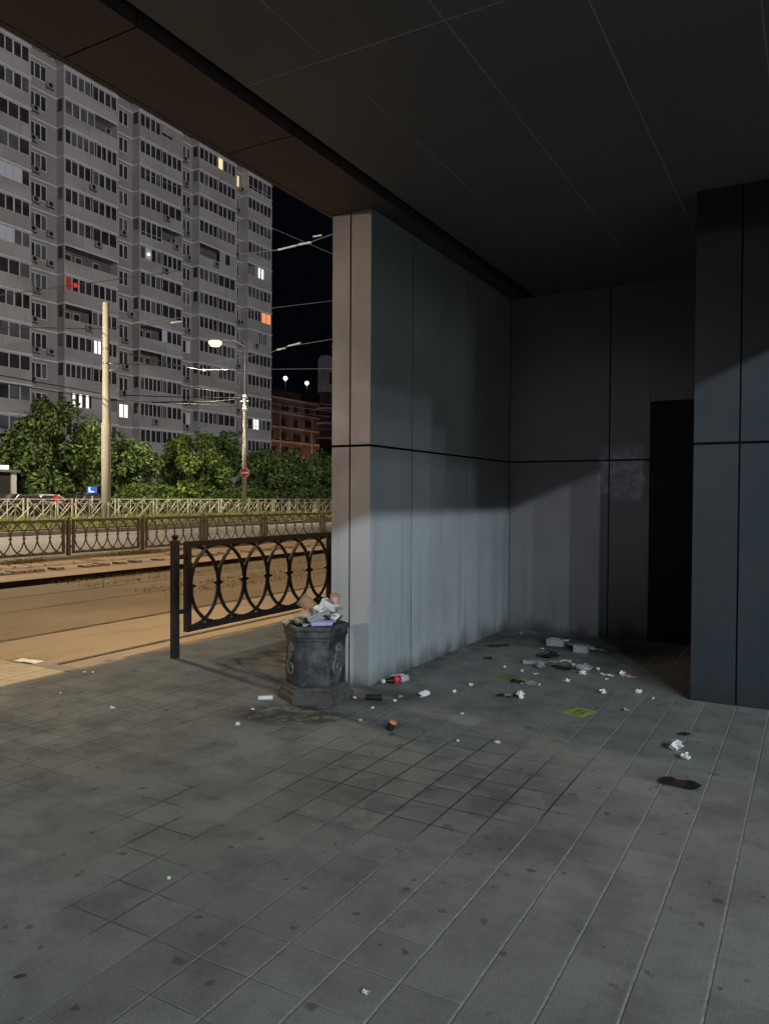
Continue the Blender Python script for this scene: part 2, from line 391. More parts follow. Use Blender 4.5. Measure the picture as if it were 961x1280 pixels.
mb = MB(); mb.box(-22.5, -22.2, -60, 160, -.25, .14); tag(mb.build('verge_kerb', M['kerb']), kind='structure')
sheet('verge', -31.6, -22.5, -60, 160, -.25, M['soil'], .2)
sheet('side_road', -46, -31.6, -80, 200, -.25, M['road'], .1)
sheet('courtyard', -76, -46, -80, 250, -.25, M['kerb'], .15)

def blades(name, n, region, h, mat, w=.03):
    mb = MB()
    for i in range(n):
        x, y, z = region()
        a = random.uniform(0, 6.28); hh = h * random.uniform(.5, 1.3); l = random.uniform(-.5, .5) * hh
        c, s_ = math.cos(a) * w * .5, math.sin(a) * w * .5
        lx, ly = math.cos(a + 1.3) * l, math.sin(a + 1.3) * l
        mb.quadface([(x - c, y - s_, z - .01), (x + c, y + s_, z - .01), (x + lx, y + ly, z + hh)])
    return tag(mb.build(name, mat), kind='stuff', label='long unmown grass behind the kerb', cat='grass')
def verge():
    while True:
        y = 8 + 62 * random.random() ** 1.2; return (random.uniform(-31.2, -22.7), y, .2)
o = blades('grass', 26000, verge, .3, M['grass'], .05)
o['label'] = 'yellow-green unmown grass along the verge under the cream fences'
def trackgrass():
    y = 3.4 + abs(random.gauss(0, 3.4)); return (random.choice((-5.6, -6.3, -7.6, -8.3)) + random.gauss(0, .13), y, -.04)
o = blades('dry_grass', 2600, trackgrass, .06, M['drygrass'], .012); o['label'] = 'dry grass tufts between the tram rails'
def kerbgrass():
    return (-11.6 + random.uniform(-.1, .1), random.choice((5.2, 7.9, 8.6, 12, 12.6)) + random.gauss(0, .3), .03)
o = blades('weeds', 700, kerbgrass, .14, M['drygrass'], .02); o['label'] = 'dry weeds in the gap along the kerb below the brown fence'

# ------------------------------------------------------------------ station: walls and roof
ZC = 3.757; ZJ = 1.905; G_ = .009
def panel(parent, x0, x1, y0, y1, z0, z1, mat, name='cladding_panel'):
    mb = MB(); mb.box(x0, x1, y0, y1, z0, z1)
    return bevel(mb.build(name, mat, parent), .0015, 1)
wl = thing('partition_wall', (-.18, 1.5, 0), 'pale grey clad partition wall whose narrow end stands behind the litter bin', 'wall')
mb = MB(); mb.box(-.352, -.003, .003, 3.3, 0, ZC - .004); mb.build('wall_core', M['gap'], wl)
for z0, z1 in ((.0, ZJ - G_), (ZJ + G_, ZC - .002)):
    panel(wl, -.36, -.194, 0, .02, z0, z1, M['wall']); panel(wl, -.182, 0, 0, .02, z0, z1, M['wall'])
    for a, b in ((.021, .712), (.724, 1.894), (1.906, 3.074), (3.086, 3.134)):
        panel(wl, -.02, 0, a, b, z0, z1, M['wall'])
    panel(wl, -.36, -.34, .021, 3.3, z0, z1, M['wall'])
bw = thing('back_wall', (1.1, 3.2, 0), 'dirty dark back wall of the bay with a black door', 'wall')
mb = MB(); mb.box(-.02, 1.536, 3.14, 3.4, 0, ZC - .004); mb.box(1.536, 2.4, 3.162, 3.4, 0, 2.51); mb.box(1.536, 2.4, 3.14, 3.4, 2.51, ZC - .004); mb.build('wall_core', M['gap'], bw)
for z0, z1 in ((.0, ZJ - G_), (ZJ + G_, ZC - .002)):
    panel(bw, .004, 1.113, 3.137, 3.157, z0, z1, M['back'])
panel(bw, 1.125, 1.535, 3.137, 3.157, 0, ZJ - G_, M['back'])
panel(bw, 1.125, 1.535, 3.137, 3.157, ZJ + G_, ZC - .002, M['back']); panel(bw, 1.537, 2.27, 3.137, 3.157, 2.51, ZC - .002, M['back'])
mb = MB(); mb.box(1.54, 2.26, 3.12, 3.16, .01, 2.503); d_ = mb.build('door', M['door'], bw)
mb = MB(); mb.box(1.60, 1.62, 3.06, 3.12, 1.0, 1.03); mb.box(1.60, 1.72, 3.05, 3.07, 1.0, 1.03); mb.build('handle', M['door'], d_)
rw = thing('corner_block', (2.6, 2.0, 0), 'slate blue clad corner block at the edge of the bay', 'wall')
mb = MB(); mb.box(2.261, 5.6, .878, 3.13, 0, ZC - .004); mb.build('wall_core', M['gap'], rw)
for z0, z1 in ((.0, ZJ - G_), (ZJ + G_, ZC - .002)):
    xs = [2.258, 2.567, 3.75, 4.94, 5.6]
    for a, b in zip(xs[:-1], xs[1:]): panel(rw, a + (.006 if a > 2.3 else 0), b - .006, .875, .895, z0, z1, M['right'])
    panel(rw, 2.258, 2.278, .897, 3.134, z0, z1, M['right'])
rf = thing('canopy_roof', (2.5, 0, ZC), 'dark panelled canopy soffit overhead with a brown edge strip', 'roof')
mb = MB(); mb.box(-.34, 5.5, -10, 14, ZC + .09, 4.2); mb.build('roof_deck', M['gap'], rf)
mb = MB()
ys = [-10, -8.79, -7.53, -6.27, -5.02, -3.77, -2.515, -1.26, .0, 14]
for a, b in zip(ys[:-1], ys[1:]): mb.box(-.36, .17, a + .006, b - .006, ZC, ZC + .08)
mb.build('edge_strip', M['strip'], rf)
mb = MB(); mb.box(-.4, -.36, -10, 14, ZC - .003, 4.25); mb.build('fascia', M['strip'], rf)
mb = MB()
for a, b in ((-10, -5.85), (-5.845, -1.845), (-1.84, 2.16), (2.165, 14)):
    xs = [.28, .816, 1.486, 2.12, 2.80, 3.48, 4.16, 4.84, 5.5]
    for p, q in zip(xs[:-1], xs[1:]): mb.box(p + .004, q - .004, a + .004, b - .004, ZC, ZC + .03)
mb.build('soffit_panel', M['soffit'], rf)
mb = MB(); mb.box(.281, 5.499, -10, 14, ZC + .0015, ZC + .05)
mb.v = [(x, y, z + (0)) for x, y, z in mb.v]
mb.build('soffit_seam', M['seam'], rf)
mb = MB(); mb.box(5.5, 5.54, -10, .87, ZC - .001, 4.25); mb.build('fascia', M['strip'], rf)

# ------------------------------------------------------------------ ring fences
def ring_panel_parts(par, x, y0, y1, z0, z1, mat, nn, bar, ring, off, tone):
    fr = MB()
    fr.box(x - bar / 2, x + bar / 2, y0, y1, z1 - bar, z1); fr.box(x - bar / 2, x + bar / 2, y0, y1, z0, z0 + bar)
    fr.box(x - bar / 2, x + bar / 2, y0, y0 + bar, z0 + bar, z1 - bar); fr.box(x - bar / 2, x + bar / 2, y1 - bar, y1, z0 + bar, z1 - bar)
    fr.build('frame', mat, par)
    a, b = y0 + bar * off, y1 - bar * off; st = (b - a) / nn; zc = (z0 + z1) / 2; hv = (z1 - z0) / 2 - bar * .75
    for k in range(nn + 1):
        r = MB(); kn = MB()
        cy = a + st * k; pts = []
        lo, hi = 0, 2 * math.pi
        if k == 0: lo, hi = -math.pi / 2, math.pi / 2
        if k == nn: lo, hi = math.pi / 2, 1.5 * math.pi
        n = 28
        for i in range(n + 1):
            t_ = lo + (hi - lo) * i / n
            pts.append((x, cy + st * math.cos(t_), zc + hv * math.sin(t_)))
        if k % 2: pts = [(p[0] + .004, p[1], p[2]) for p in pts]
        r.tube(pts, ring, 6)
        kn.lathe([(ring * .9, -ring * 2.4), (ring * 1.3, -ring), (ring * 2.7, -ring * .3), (ring * 2.7, ring * .3), (ring * 1.3, ring), (ring * .9, ring * 2.4)], (x, cy, zc), 8)
        r.build('ring', mat, par); kn.build('knob', mat, par)
def post(par, x, y, z0, z1, w, mat, cap=True):
    mb = MB(); mb.box(x - w / 2, x + w / 2, y - w / 2, y + w / 2, z0, z1 - w * .95)
    if cap: mb.lathe([(w * .45, z1 - w * .95), (w * .33, z1 - w * .8), (w * .33, z1 - w * .66), (w * .52, z1 - w * .5), (w * .55, z1 - w * .25), (w * .4, z1 - w * .08), (w * .1, z1)], (x, y, 0), 12)
    return bevel(mb.build('post', mat, par), .004, 2)
f1 = thing('ring_fence', (-2.066, 0, 0), 'black wrought iron ring fence panel beside the litter bin', 'fence')
post(f1, -2.066, -.02, 0, 1.144, .062, M['iron']); post(f1, -2.066, 2.7, 0, 1.144, .062, M['iron'])
pf = bpy.data.objects.new('panel', None); col.objects.link(pf); pf.parent = f1; WPOS[pf.name] = WPOS[f1.name]
ring_panel_parts(pf, -2.066, .115, 2.56, .222, 1.072, M['iron'], 6, .054, .0195, 1.15, 0)
for z in (.93, .42):
    for a, b in ((.02, .115), (2.56, 2.66)): mb = MB(); mb.box(-2.078, -2.054, a, b, z - .02, z + .02); mb.build('bracket', M['iron'], f1)

f2 = thing('ring_fence', (-12, 10, 0), 'brown iron ring fence running along the road kerb across the tram tracks', 'fence')
ys = [1.9, 4.3, 6.58, 8.81, 11.06, 13.76, 17.02, 20.2]
for y in ys: post(f2, -12, y, .06, .99, .075, M['iron_far'])
for a, b in zip(ys[:-1], ys[1:]):
    pf = bpy.data.objects.new('panel', None); col.objects.link(pf); pf.parent = f2; WPOS[pf.name] = WPOS[f2.name]
    ring_panel_parts(pf, -12, a + .11, b - .11, .14, .935, M['iron_far'], 6, .05, .017, 1.1, 0)
    for z in (.8, .3):
        for p, q in ((a + .03, a + .11), (b - .11, b - .03)): mb = MB(); mb.box(-12.012, -11.988, p, q, z - .02, z + .02); mb.build('bracket', M['iron_far'], f2)

# cream guard fences
def guard(x, y0, n, pitch, z0, z1, label):
    root = thing('guard_fence', (x, y0, z0), label, 'fence')
    for k in range(n):
        a = y0 + k * pitch; b = a + pitch
        p = MB(); w = .03
        for yy in (a + .12, b - .12): p.box(x - w, x + w, yy - w, yy + w, z0 - .1, z1 + .03)
        p.build('post', M['cream'], root)
        q = MB()
        q.box(x - .02, x + .02, a + .12, b - .12, z1 - .04, z1); q.box(x - .02, x + .02, a + .12, b - .12, z0 + .12, z0 + .16)
        L = (b - a - .24) / 3
        for i in range(3):
            s0 = a + .12 + L * i; s1 = s0 + L
            if i: q.box(x - .018, x + .018, s0 - .018, s0 + .018, z0 + .16, z1 - .04)
            q.tube([(x - .02, s0 + .03, z0 + .16), (x - .02, s1 - .03, z1 - .04)], .021, 4)
            q.tube([(x + .022, s1 - .03, z0 + .16), (x + .022, s0 + .03, z1 - .04)], .015, 4)
        q.build('rail_panel', M['cream'], root)
    return root
guard(-26, 8.2, 17, 2.85, .2, 1.13, 'nearer cream metal guard fence in the grass, in front of the tall pole')
guard(-31.2, 10.5, 18, 2.85, .2, 1.3, 'farther cream metal guard fence at the back edge of the grass')

# ------------------------------------------------------------------ poles, lamp, sign
def big_pole(x, y, z0, top, r0, r1, zs, label):
    root = thing('catenary_pole', (x, y, z0), label, 'pole')
    mb = MB(); mb.lathe([(r0, z0 - .1), (r0 * .97, zs), (r0 * .8, zs + .03), (r1, top - .05), (r1 * .8, top)], (x, y, 0), 16)
    mb.build('shaft', M['pole'], root)
    return root
P1 = (-27., 20.43); P2 = (-27., 30.75)
p1 = big_pole(*P1, .2, 10.85, .225, .15, 5.0, 'thick pale concrete catenary pole at the left, no lamp on it')
mb = MB()
for z in (8.6, 7.9): mb.lathe([(.185, -.05), (.185, .05)], (P1[0], P1[1], z), 14)
mb.tube([(P1[0] + .1, P1[1], 7.9), (P1[0] + .35, P1[1] + .2, 7.88)], .03); mb.build('clamp', M['steel'], p1)
p2 = big_pole(*P2, .2, 7.6, .15, .075, 4.35, 'slender steel street lamp pole with a glowing lamp and a no entry sign')
p2.name = 'street_lamp'; WPOS['street_lamp'] = WPOS['catenary_pole'] if 'catenary_pole' in WPOS else Vector((P2[0], P2[1], .2))
WPOS[p2.name] = Vector((P2[0], P2[1], .2)); p2['category'] = 'street lamp'
mb = MB(); mb.lathe([(.06, 7.5), (.04, 9.2), (.03, 10.9)], (P2[0], P2[1], 0), 10); mb.build('upper_shaft', M['steel'], p2)
# arm towards the lens direction (towards the road, left in the photo)
LX, LY, LZ = P2[0] - 1.55, P2[1] - .88, 10.8
mb = MB(); mb.tube([(P2[0], P2[1], 10.5), (P2[0] - .5, P2[1] - .28, 10.85), (LX + .1, LY + .06, 10.95)], .03); mb.build('arm', M['steel'], p2)
mb = MB(); mb.lathe([(.08, .16), (.36, .1), (.45, .02), (.44, 0)], (LX, LY, LZ), 16); mb.build('lamp_housing', M['steel'], p2)
mb = MB(); mb.lathe([(.38, -.001), (.37, -.14), (.28, -.26), (.08, -.31)], (LX, LY, LZ), 16); mb.build('lamp_lens', M['lens'], p2)
mb = MB()
for z in (7.55, 6.9): mb.lathe([(.12, -.04), (.12, .04)], (P2[0], P2[1], z), 10)
mb.box(P2[0] - .3, P2[0] + .3, P2[1] - .03, P2[1] + .03, 7.2, 7.26)
mb.lathe([(.05, 0), (.12, .08), (.12, .2), (.05, .26)], (P2[0] + .28, P2[1] - .3, 7.3), 10); mb.lathe([(.05, 0), (.13, .08), (.13, .22), (.05, .26)], (P2[0] + .26, P2[1] - .28, 6.55), 10)
mb.build('wire_fitting', M['insul'], p2)
cam_dir = Vector((3.05 + 27, -5.15 - 30.75, 0)).normalized()
sg = thing('no_entry_sign', (P2[0] + cam_dir.x * .2, P2[1] + cam_dir.y * .2, 2.9), 'round red no entry sign with a white bar on the lamp pole', 'road sign')
rot = Matrix.Translation(WPOS[sg.name]) @ cam_dir.to_track_quat('Z', 'Y').to_matrix().to_4x4()
mb = MB(); mb.lathe([(.29, -.015), (.29, .0)], (0, 0, 0), 28, mtx=rot); mb.build('rim', M['signwhite'], sg)
mb = MB(); mb.lathe([(.268, .0015), (.268, .006)], (0, 0, 0), 28, mtx=rot); mb.build('sign_face', M['signred'], sg)
mb = MB(); mb.box(-.2, .2, -.05, .05, .0075, .012, mtx=rot); mb.build('white_bar', M['signwhite'], sg)

# ------------------------------------------------------------------ trees
def tree(x, y, top, rx, lower, n, mat, label, leaf=.26, seed=0):
    rnd = random.Random(seed); z0 = .12
    root = thing('tree', (x, y, z0), label, 'tree', 'trees along the side road')
    mb = MB(); h = top * .55
    mb.tube([(x, y, z0 - .1), (x + .05, y, 1.2), (x + rnd.uniform(-.2, .2), y + .1, h)], .15, 8, rr=[.17, .13, .07])
    for k in range(6):
        a = rnd.uniform(0, 6.28); zz = rnd.uniform(1.2, h); l = rx * rnd.uniform(.45, .8)
        mb.tube([(x, y, zz), (x + math.cos(a) * l * .5, y + math.sin(a) * l * .5, zz + l * .35), (x + math.cos(a) * l, y + math.sin(a) * l, zz + l * .8)], .05, 5, rr=[.06, .04, .015])
    mb.build('trunk', M['bark'], root)
    c = MB(); cz = (top + lower) / 2; rz = (top - lower) / 2; blobs = []
    for k in range(64):
        while True:
            p = Vector((rnd.uniform(-1, 1), rnd.uniform(-1, 1), rnd.uniform(-1, 1)))
            if .2 < p.length < 1: break
        tz = p.z; wd = 1 - .35 * max(0, tz)
        blobs.append((Vector((x + p.x * rx * wd * .86, y + p.y * rx * wd * .86, cz + tz * rz * .88)), rnd.uniform(.12, .25) * rx))
    for i in range(n):
        b, br = rnd.choice(blobs)
        d = Vector((rnd.gauss(0, 1), rnd.gauss(0, 1), rnd.gauss(0, 1))).normalized()
        p = b + d * br * rnd.uniform(.55, 1.12)
        nrm = (d + Vector((rnd.gauss(0, .6), rnd.gauss(0, .6), rnd.gauss(.4, .6)))).normalized()
        u = nrm.orthogonal().normalized(); u = Matrix.Rotation(rnd.uniform(0, 6.28), 3, nrm) @ u; w = nrm.cross(u)
        s = leaf * rnd.uniform(.55, 1.25)
        c.quadface([p - u * s * .5, p + w * s * .28 - u * s * .05, p + u * s * .55, p - w * s * .28 - u * s * .05])
    c.build('crown', mat, root)
TREES = [
 (-38.5, 21.0, 6.5, 3.0, .9, 8000, 'leaf', 'dark leafy tree cut by the left edge of the photo'),
 (-38.0, 25.6, 7.5, 4.2, .7, 17000, 'leaf', 'broad dark green tree just left of the thick concrete pole'),
 (-38.2, 31.2, 5.8, 3.2, .4, 9500, 'leaf', 'lower green tree just right of the thick concrete pole'),
 (-37.2, 37.0, 6.4, 3.6, .3, 14000, 'leaf2', 'brightest yellow-green tree, left of the lamp pole'),
 (-39.6, 43.6, 7.1, 3.3, .3, 10000, 'leaf', 'pointed dark tree directly behind the no entry sign'),
 (-37.6, 46.5, 5.8, 3.4, .3, 9000, 'leaf', 'green tree just right of the no entry sign'),
 (-38.8, 51.6, 5.7, 3.6, .3, 9000, 'leaf', 'dim tree between the lamp pole and the partition wall'),
 (-39.0, 57.0, 5.7, 3.6, .3, 8000, 'leaf', 'dim tree half hidden by the partition wall end'),
 (-41.0, 63.5, 5.8, 3.6, .3, 5000, 'leaf', 'farthest dim tree showing at the partition wall edge'),
]
for i, (x, y, tp, rx, lo, n, m, lb) in enumerate(TREES): tree(x, y, tp, rx, lo, n, M[m], lb, .30, seed=40 + i)
def hedge():
    rnd = random.Random(3)
    for (x, y, rx, ry, h, lb) in ((-34.6, 30.5, 1.2, 3.6, 2.3, 'dark clipped bush right behind the thick concrete pole'), (-34.6, 39.5, 1.2, 4.6, 2.2, 'long dark bush under the brightest tree'),
                              (-35.4, 50.5, 1.2, 5.0, 2.2, 'long dark bush right of the no entry sign')):
        mb = MB()
        for i in range(4200):
            a = rnd.uniform(0, 6.28); q = math.sqrt(rnd.random()); zz = rnd.random() ** .7
            lim = 1 - .35 * zz ** 3
            p = Vector((x + math.cos(a) * q * rx * lim, y + math.sin(a) * q * ry * lim, .1 + h * zz * (1 - .25 * q * q) * rnd.uniform(.8, 1.08)))
            nrm = Vector((rnd.gauss(0, 1), rnd.gauss(0, 1), rnd.gauss(.3, 1))).normalized(); u = nrm.orthogonal().normalized(); w = nrm.cross(u); s = rnd.uniform(.12, .26)
            mb.quadface([p - u * s * .5, p + w * s * .3, p + u * s * .5, p - w * s * .3])
        one(mb, 'bush', M['leaf'], (x, y, .1), lb, 'bush')
hedge()

# ------------------------------------------------------------------ apartment tower
rt = random.Random(11)
XF, XR, ZT, FP, NF = -60., -61.1, 42.43, 2.805, 15
tw = thing('apartment_tower', (-68, 55, .1), 'tall grey apartment tower with stacked glazed loggias and lit windows', 'apartment block')
mb = MB(); mb.box(-76, XR, 28, 75.55, .1, 43.1); mb.box(-76, XR - .2, 28, 75.4, 43.1, 43.5); mb.build('wall', M['plaster2'], tw)
BAYS = {'E': (33.4, 40.1), 'A': (43.6, 50.1), 'B': (52.95, 59.3), 'C': (61.95, 68.5), 'D': (70.7, 75.6)}
def glazing(x, a, b, z0, z1, n, lits=None, palep=.15, transom=False):
    """one band of loggia windows: dark panes set in pale frames"""
    g = MB(); fw = .085; st = (b - a) / n
    mats = [M['frame'], M['glass'], M['pale'], M['lit_white'], M['lit_warm'], M['lit_orange'], M['lit_red'], M['lit_dim'], M['lit_ruddy'], M['panel']]
    g.box(x - .03, x, a, b, z1 - fw, z1); g.box(x - .03, x, a, b, z0, z0 + fw)
    for i in range(n + 1):
        yy = a + st * i; w2 = fw * (.9 if i in (0, n) or i * 2 == n else .62)
        g.box(x - .03, x + .002, max(a, yy - w2), min(b, yy + w2), z0 + fw, z1 - fw)
    if transom: g.box(x - .03, x + .001, a, b, z0 + (z1 - z0) * .25, z0 + (z1 - z0) * .25 + .05)
    pale_run = rt.random() < palep
    for i in range(n):
        m = 2 if (pale_run and rt.random() < .8) or rt.random() < .1 else 1
        if lits and i in lits: m = lits[i]
        g.box(x - .05, x - .02, a + st * i + fw * .6, a + st * (i + 1) - fw * .6, z0 + fw, z1 - fw, m)
    return g, mats
ROWS = {}   # special floors: (bay, floor) -> list of (kind, y0frac, y1frac, panes, lits)
F = 'glass'
ROWS['A', 1] = [(F, 0, .56, 4, {0: 2, 1: 2, 2: 2, 3: 2}), ('open', .58, 1, 0, 0)]
ROWS['A', 2] = [(F, 0, .56, 5, None), (F, .59, 1, 4, None)]
ROWS['A', 6] = [('open2', 0, .56, 2, 0), ('open2', .58, 1, 1, 0)]
ROWS['A', 7] = [(F, 0, .5, 4, {0: 8}), (F, .52, 1, 4, None)]
ROWS['A', 8] = [('open2', 0, .5, 2, 0), (F, .5, .74, 2, {0: 2}), (F, .76, 1, 2, None)]
ROWS['A', 9] = [(F, 0, .5, 4, None), (F, .53, .68, 2, {0: 3, 1: 3}), (F, .7, 1, 3, {0: 2})]
ROWS['A', 11] = [('panel', 0, .1, 0, 0), (F, .12, .5, 6, {0: 3, 2: 3, 4: 3}), ('panel', .5, .7, 0, 0), (F, .72, .86, 1, None)]
ROWS['B', 0] = [(F, 0, .48, 4, None), ('panel', .5, .78, 0, 1), ('panel', .79, 1, 0, 0)]
ROWS['B', 4] = [('tall', 0, .5, 4, None), ('open', .52, 1, 0, 0)]
ROWS['B', 5] = [(F, 0, .5, 4, {0: 2, 1: 7}), (F, .53, 1, 4, None)]
ROWS['B', 8] = [('open2', 0, .5, 2, 0), (F, .51, 1, 4, {0: 7})]
ROWS['B', 9] = [('open2', 0, .48, 2, 0), (F, .5, 1, 4, {0: 2})]
ROWS['C', 0] = [(F, 0, .48, 4, None), (F, .5, .78, 2, {0: 4, 1: 2}), (F, .78, 1, 2, {0: 2, 1: 1})]
ROWS['C', 4] = [('open2', 0, .5, 1, 0), (F, .55, 1, 3, {0: 9, 1: 1, 2: 9})]
ROWS['C', 9] = [(F, 0, .3, 3, {0: 1, 1: 1, 2: 1}), ('panel', .32, .5, 0, 0), (F, .52, 1, 4, {0: 2, 1: 2})]
ROWS['D', 0] = [('tall', 0, 1, 5, None)]
ROWS['D', 4] = [('open2', 0, .3, 1, 0), ('panel', .3, .42, 0, 0), (F, .42, .54, 1, {0: 3}), (F, .56, .68, 1, {0: 3}), ('panel', .69, 1, 0, 0)]
ROWS['D', 6] = [(F, 0, .55, 4, None), (F, .58, 1, 2, {0: 5, 1: 5})]
ROWS['D', 7] = [('panel', 0, .5, 0, 0), (F, .55, .75, 2, None), ('panel', .8, 1, 0, 0)]
ROWS['D', 11] = [(F, 0, .2, 1, None), (F, .22, .6, 3, {0: 3, 1: 3, 2: 2}), (F, .6, 1, 2, {0: 2})]
acs = []
for bn, (a, b) in BAYS.items():
    st = MB(); mats = [M['plaster'], M['ledge'], M['hollow']]
    zb = ZT - FP * (NF)
    st.box(XR, XF, a, b, ZT + .06, 43.55); st.box(XR, XF + .09, a - .03, b + .03, ZT - .1, ZT + .08, 1)
    for k in range(NF):
        z1 = ZT - FP * k; z0 = z1 - FP
        st.box(XF - .1, XF, a, b, z0 + .06, z1 - 1.46)                     # parapet
        st.box(XR, XF + .075, a - .025, b + .025, z0 - .1, z0 + .08, 1)    # slab edge
        st.box(XR, XF - .1, a, a + .1, z0 + .06, z1 - .06); st.box(XR, XF - .1, b - .1, b, z0 + .06, z1 - .06)
        st.box(XR, XR + .06, a + .1, b - .1, z0 + .06, z1 - .06, 2)
        st.box(XF - .1, XF - .001, a, a + .12, z1 - 1.46, z1 - .06); st.box(XF - .1, XF - .001, b - .12, b, z1 - 1.46, z1 - .06)
        nd = 5 if bn == 'D' else 4
        if (bn, k) in ROWS: row = ROWS[bn, k]
        elif bn == 'D': row = [(F, 0, 1, 6, None)]
        elif bn == 'E': row = [(F, .5, 1, rt.choice((3, 4)), None)]
        else: row = [(F, 0, .485, rt.choice((4, 4, 4, 5)), None), (F, .515, 1, rt.choice((4, 4, 4, 3)), None)]
        if bn == 'E' and k in (4, 6): row = [(F, .5, 1, 4, {0: 7, 1: 7, 2: 7} if k == 4 else {0: 7, 1: 7})]
        if z1 < 8: continue
        a2, b2 = a + .12, b - .12; L = b2 - a2; gg = MB(); gm = None
        for (kind, u, v, n, lit) in row:
            y0, y1 = a2 + L * u, a2 + L * v
            if kind in (F, 'tall'):
                zz0 = z1 - 1.52 if kind == F else z0 + .9
                g_, gm_ = glazing(XF - .02 + (.012 if kind == 'tall' else 0) + (.035 if (kind == 'tall') else 0), y0, y1, zz0, z1 - .1, n, lit if isinstance(lit, dict) else None, .22, kind == 'tall')
                g_.build('loggia_window', gm_, tw)
            elif kind == 'panel':
                st.box(XF - .09, XF - .015, y0, y1, z1 - 1.46, z1 - .06)
                if lit:
                    g_ = MB(); g_.box(XF - .02, XF - .012, y0 + .1, (y0 + y1) / 2 - .05, z1 - 1.25, z1 - .95, 1); g_.box(XF - .02, XF - .012, (y0 + y1) / 2 + .05, y1 - .1, z1 - 1.25, z1 - .95, 1)
                    g_.build('vent_pane', [M['frame'], M['glass']], tw)
            elif kind in ('open', 'open2'):
                if kind == 'open2':
                    for q in range(n):
                        cy = y0 + (y1 - y0) * (.3 + .36 * q)
                        g_ = MB(); g_.box(XR + .065, XR + .1, cy - .4, cy + .4, z0 + 1.1, z1 - .5, 0); g_.box(XR + .1, XR + .115, cy - .34, cy + .34, z0 + 1.16, z1 - .56, 1)
                        g_.build('inner_window', [M['frame'], M['glass']], tw)
                    acs.append((XF + .02, y1 - .9, z0 + .55)) if rt.random() < .4 else None
                else: acs.append((XF - .5, (y0 + y1) / 2, z1 - 1.3))
        if rt.random() < .13: acs.append((XF + .02, rt.uniform(a + 1, b - 1), z0 + rt.uniform(.5, .8)))
    st.build('loggia_stack', mats, tw)
# recesses between the loggia stacks
RECS = [(40.1, 43.6, (40.6, 42.5), 3), (50.1, 52.95, (51.1, 52.35), 2), (59.3, 61.95, (60.35, 61.6), 2), (68.5, 70.7, (69.4, 70.3), 2)]
for k in range(-1, NF):
    led = MB(); z0 = ZT - FP * (k + 1); led.box(XR - .05, XR + .07, 33.5, 75.45, z0 - .085, z0 + .07); led.build('ledge', M['ledge'], tw)
for (a, b, (wa, wb), n) in RECS:
    for k in range(NF):
        z1 = ZT - FP * k; z0 = z1 - FP
        if z1 < 9: continue
        lit = None
        if (n, round(a)) == (2, 50) and k == 11: lit = {0: 3, 1: 3}
        if round(a) == 68 and k == 0: lit = {0: 4, 1: 4}
        if round(a) == 59 and k in (8, 11): lit = {1: 7}
        g_, gm = glazing(XR + .04, wa, wb, z0 + .95, z1 - .35, n, lit, .2)
        w_ = g_.build('window', gm, tw)
        if rt.random() < .62: acs.append((XR + .02, wa + rt.uniform(-.2, .5), z0 + .5))
        if rt.random() < .3: acs.append((XR + .02, wb - .1, z0 + .55))
# windows on the loggia side returns
for a in (43.6, 52.95, 61.95):
    for k in range(12):
        if rt.random() < .7:
            z1 = ZT - FP * k
            sw = MB(); sw.box(XR + .25, XF - .2, a - .02, a - .003, z1 - 1.3, z1 - .12, 0 if rt.random() < .7 else 1); sw.build('side_window', [M['glass'], M['pale']], tw)
mb = MB()
mb.box(0, .34, 0, .8, 0, .55); mb.lathe([(.22, .0), (.22, .012)], (0, 0, 0), 14, 1, mtx=Matrix.Translation((.345, .33, .29)) @ Matrix.Rotation(R(90), 4, 'Y'))
for q in (.1, .66): mb.box(-.02, .3, q, q + .04, -.06, -.001)
ac0 = None
for (x, y, z) in acs[:80]:
    if ac0 is None:
        ac0 = mb.build('air_conditioner', [M['ac'], M['black']], tw, origin=(0, 0, 0)); o = ac0
    else:
        o = ac0.copy(); col.objects.link(o); o.parent = tw
    o.location = Vector((x, y, z)) - WPOS[tw.name]
mb = MB()
for (y, h) in ((34, 2.2), (40.6, 1.3), (41.3, 1.7), (42.0, 1.1), (42.9, .9), (56, 1.4)): mb.tube([(-61.6, y, 43.4), (-61.6, y, 43.4 + h)], .04); mb.box(-61.9, -61.3, y - .25, y + .25, 43.4, 43.4 + h * .4)
mb.build('roof_vent', M['plaster2'], tw)
# red lamp, white bulbs inside loggias
for (k, bn, fr, m, nm, r_) in ((7, 'A', .19, 'lit_red', 'red_lamp', .24), (5, 'B', .2, 'lampw', 'bulb', .14), (4, 'E', .42, 'lampw', 'bulb', .16), (6, 'E', .42, 'lampw', 'bulb', .14), (9, 'C', .12, 'lampw', 'bulb', .12), (12, 'B', .86, 'lampw', 'bulb', .17)):
    a, b = BAYS[bn]; mb = MB(); mb.lathe([(.02, -r_), (r_ * .75, -r_ * .6), (r_, 0), (r_ * .75, r_ * .6), (.02, r_)], (XF + .05, a + (b - a) * fr, ZT - FP * k - .85), 10); mb.build(nm, M[m], tw)

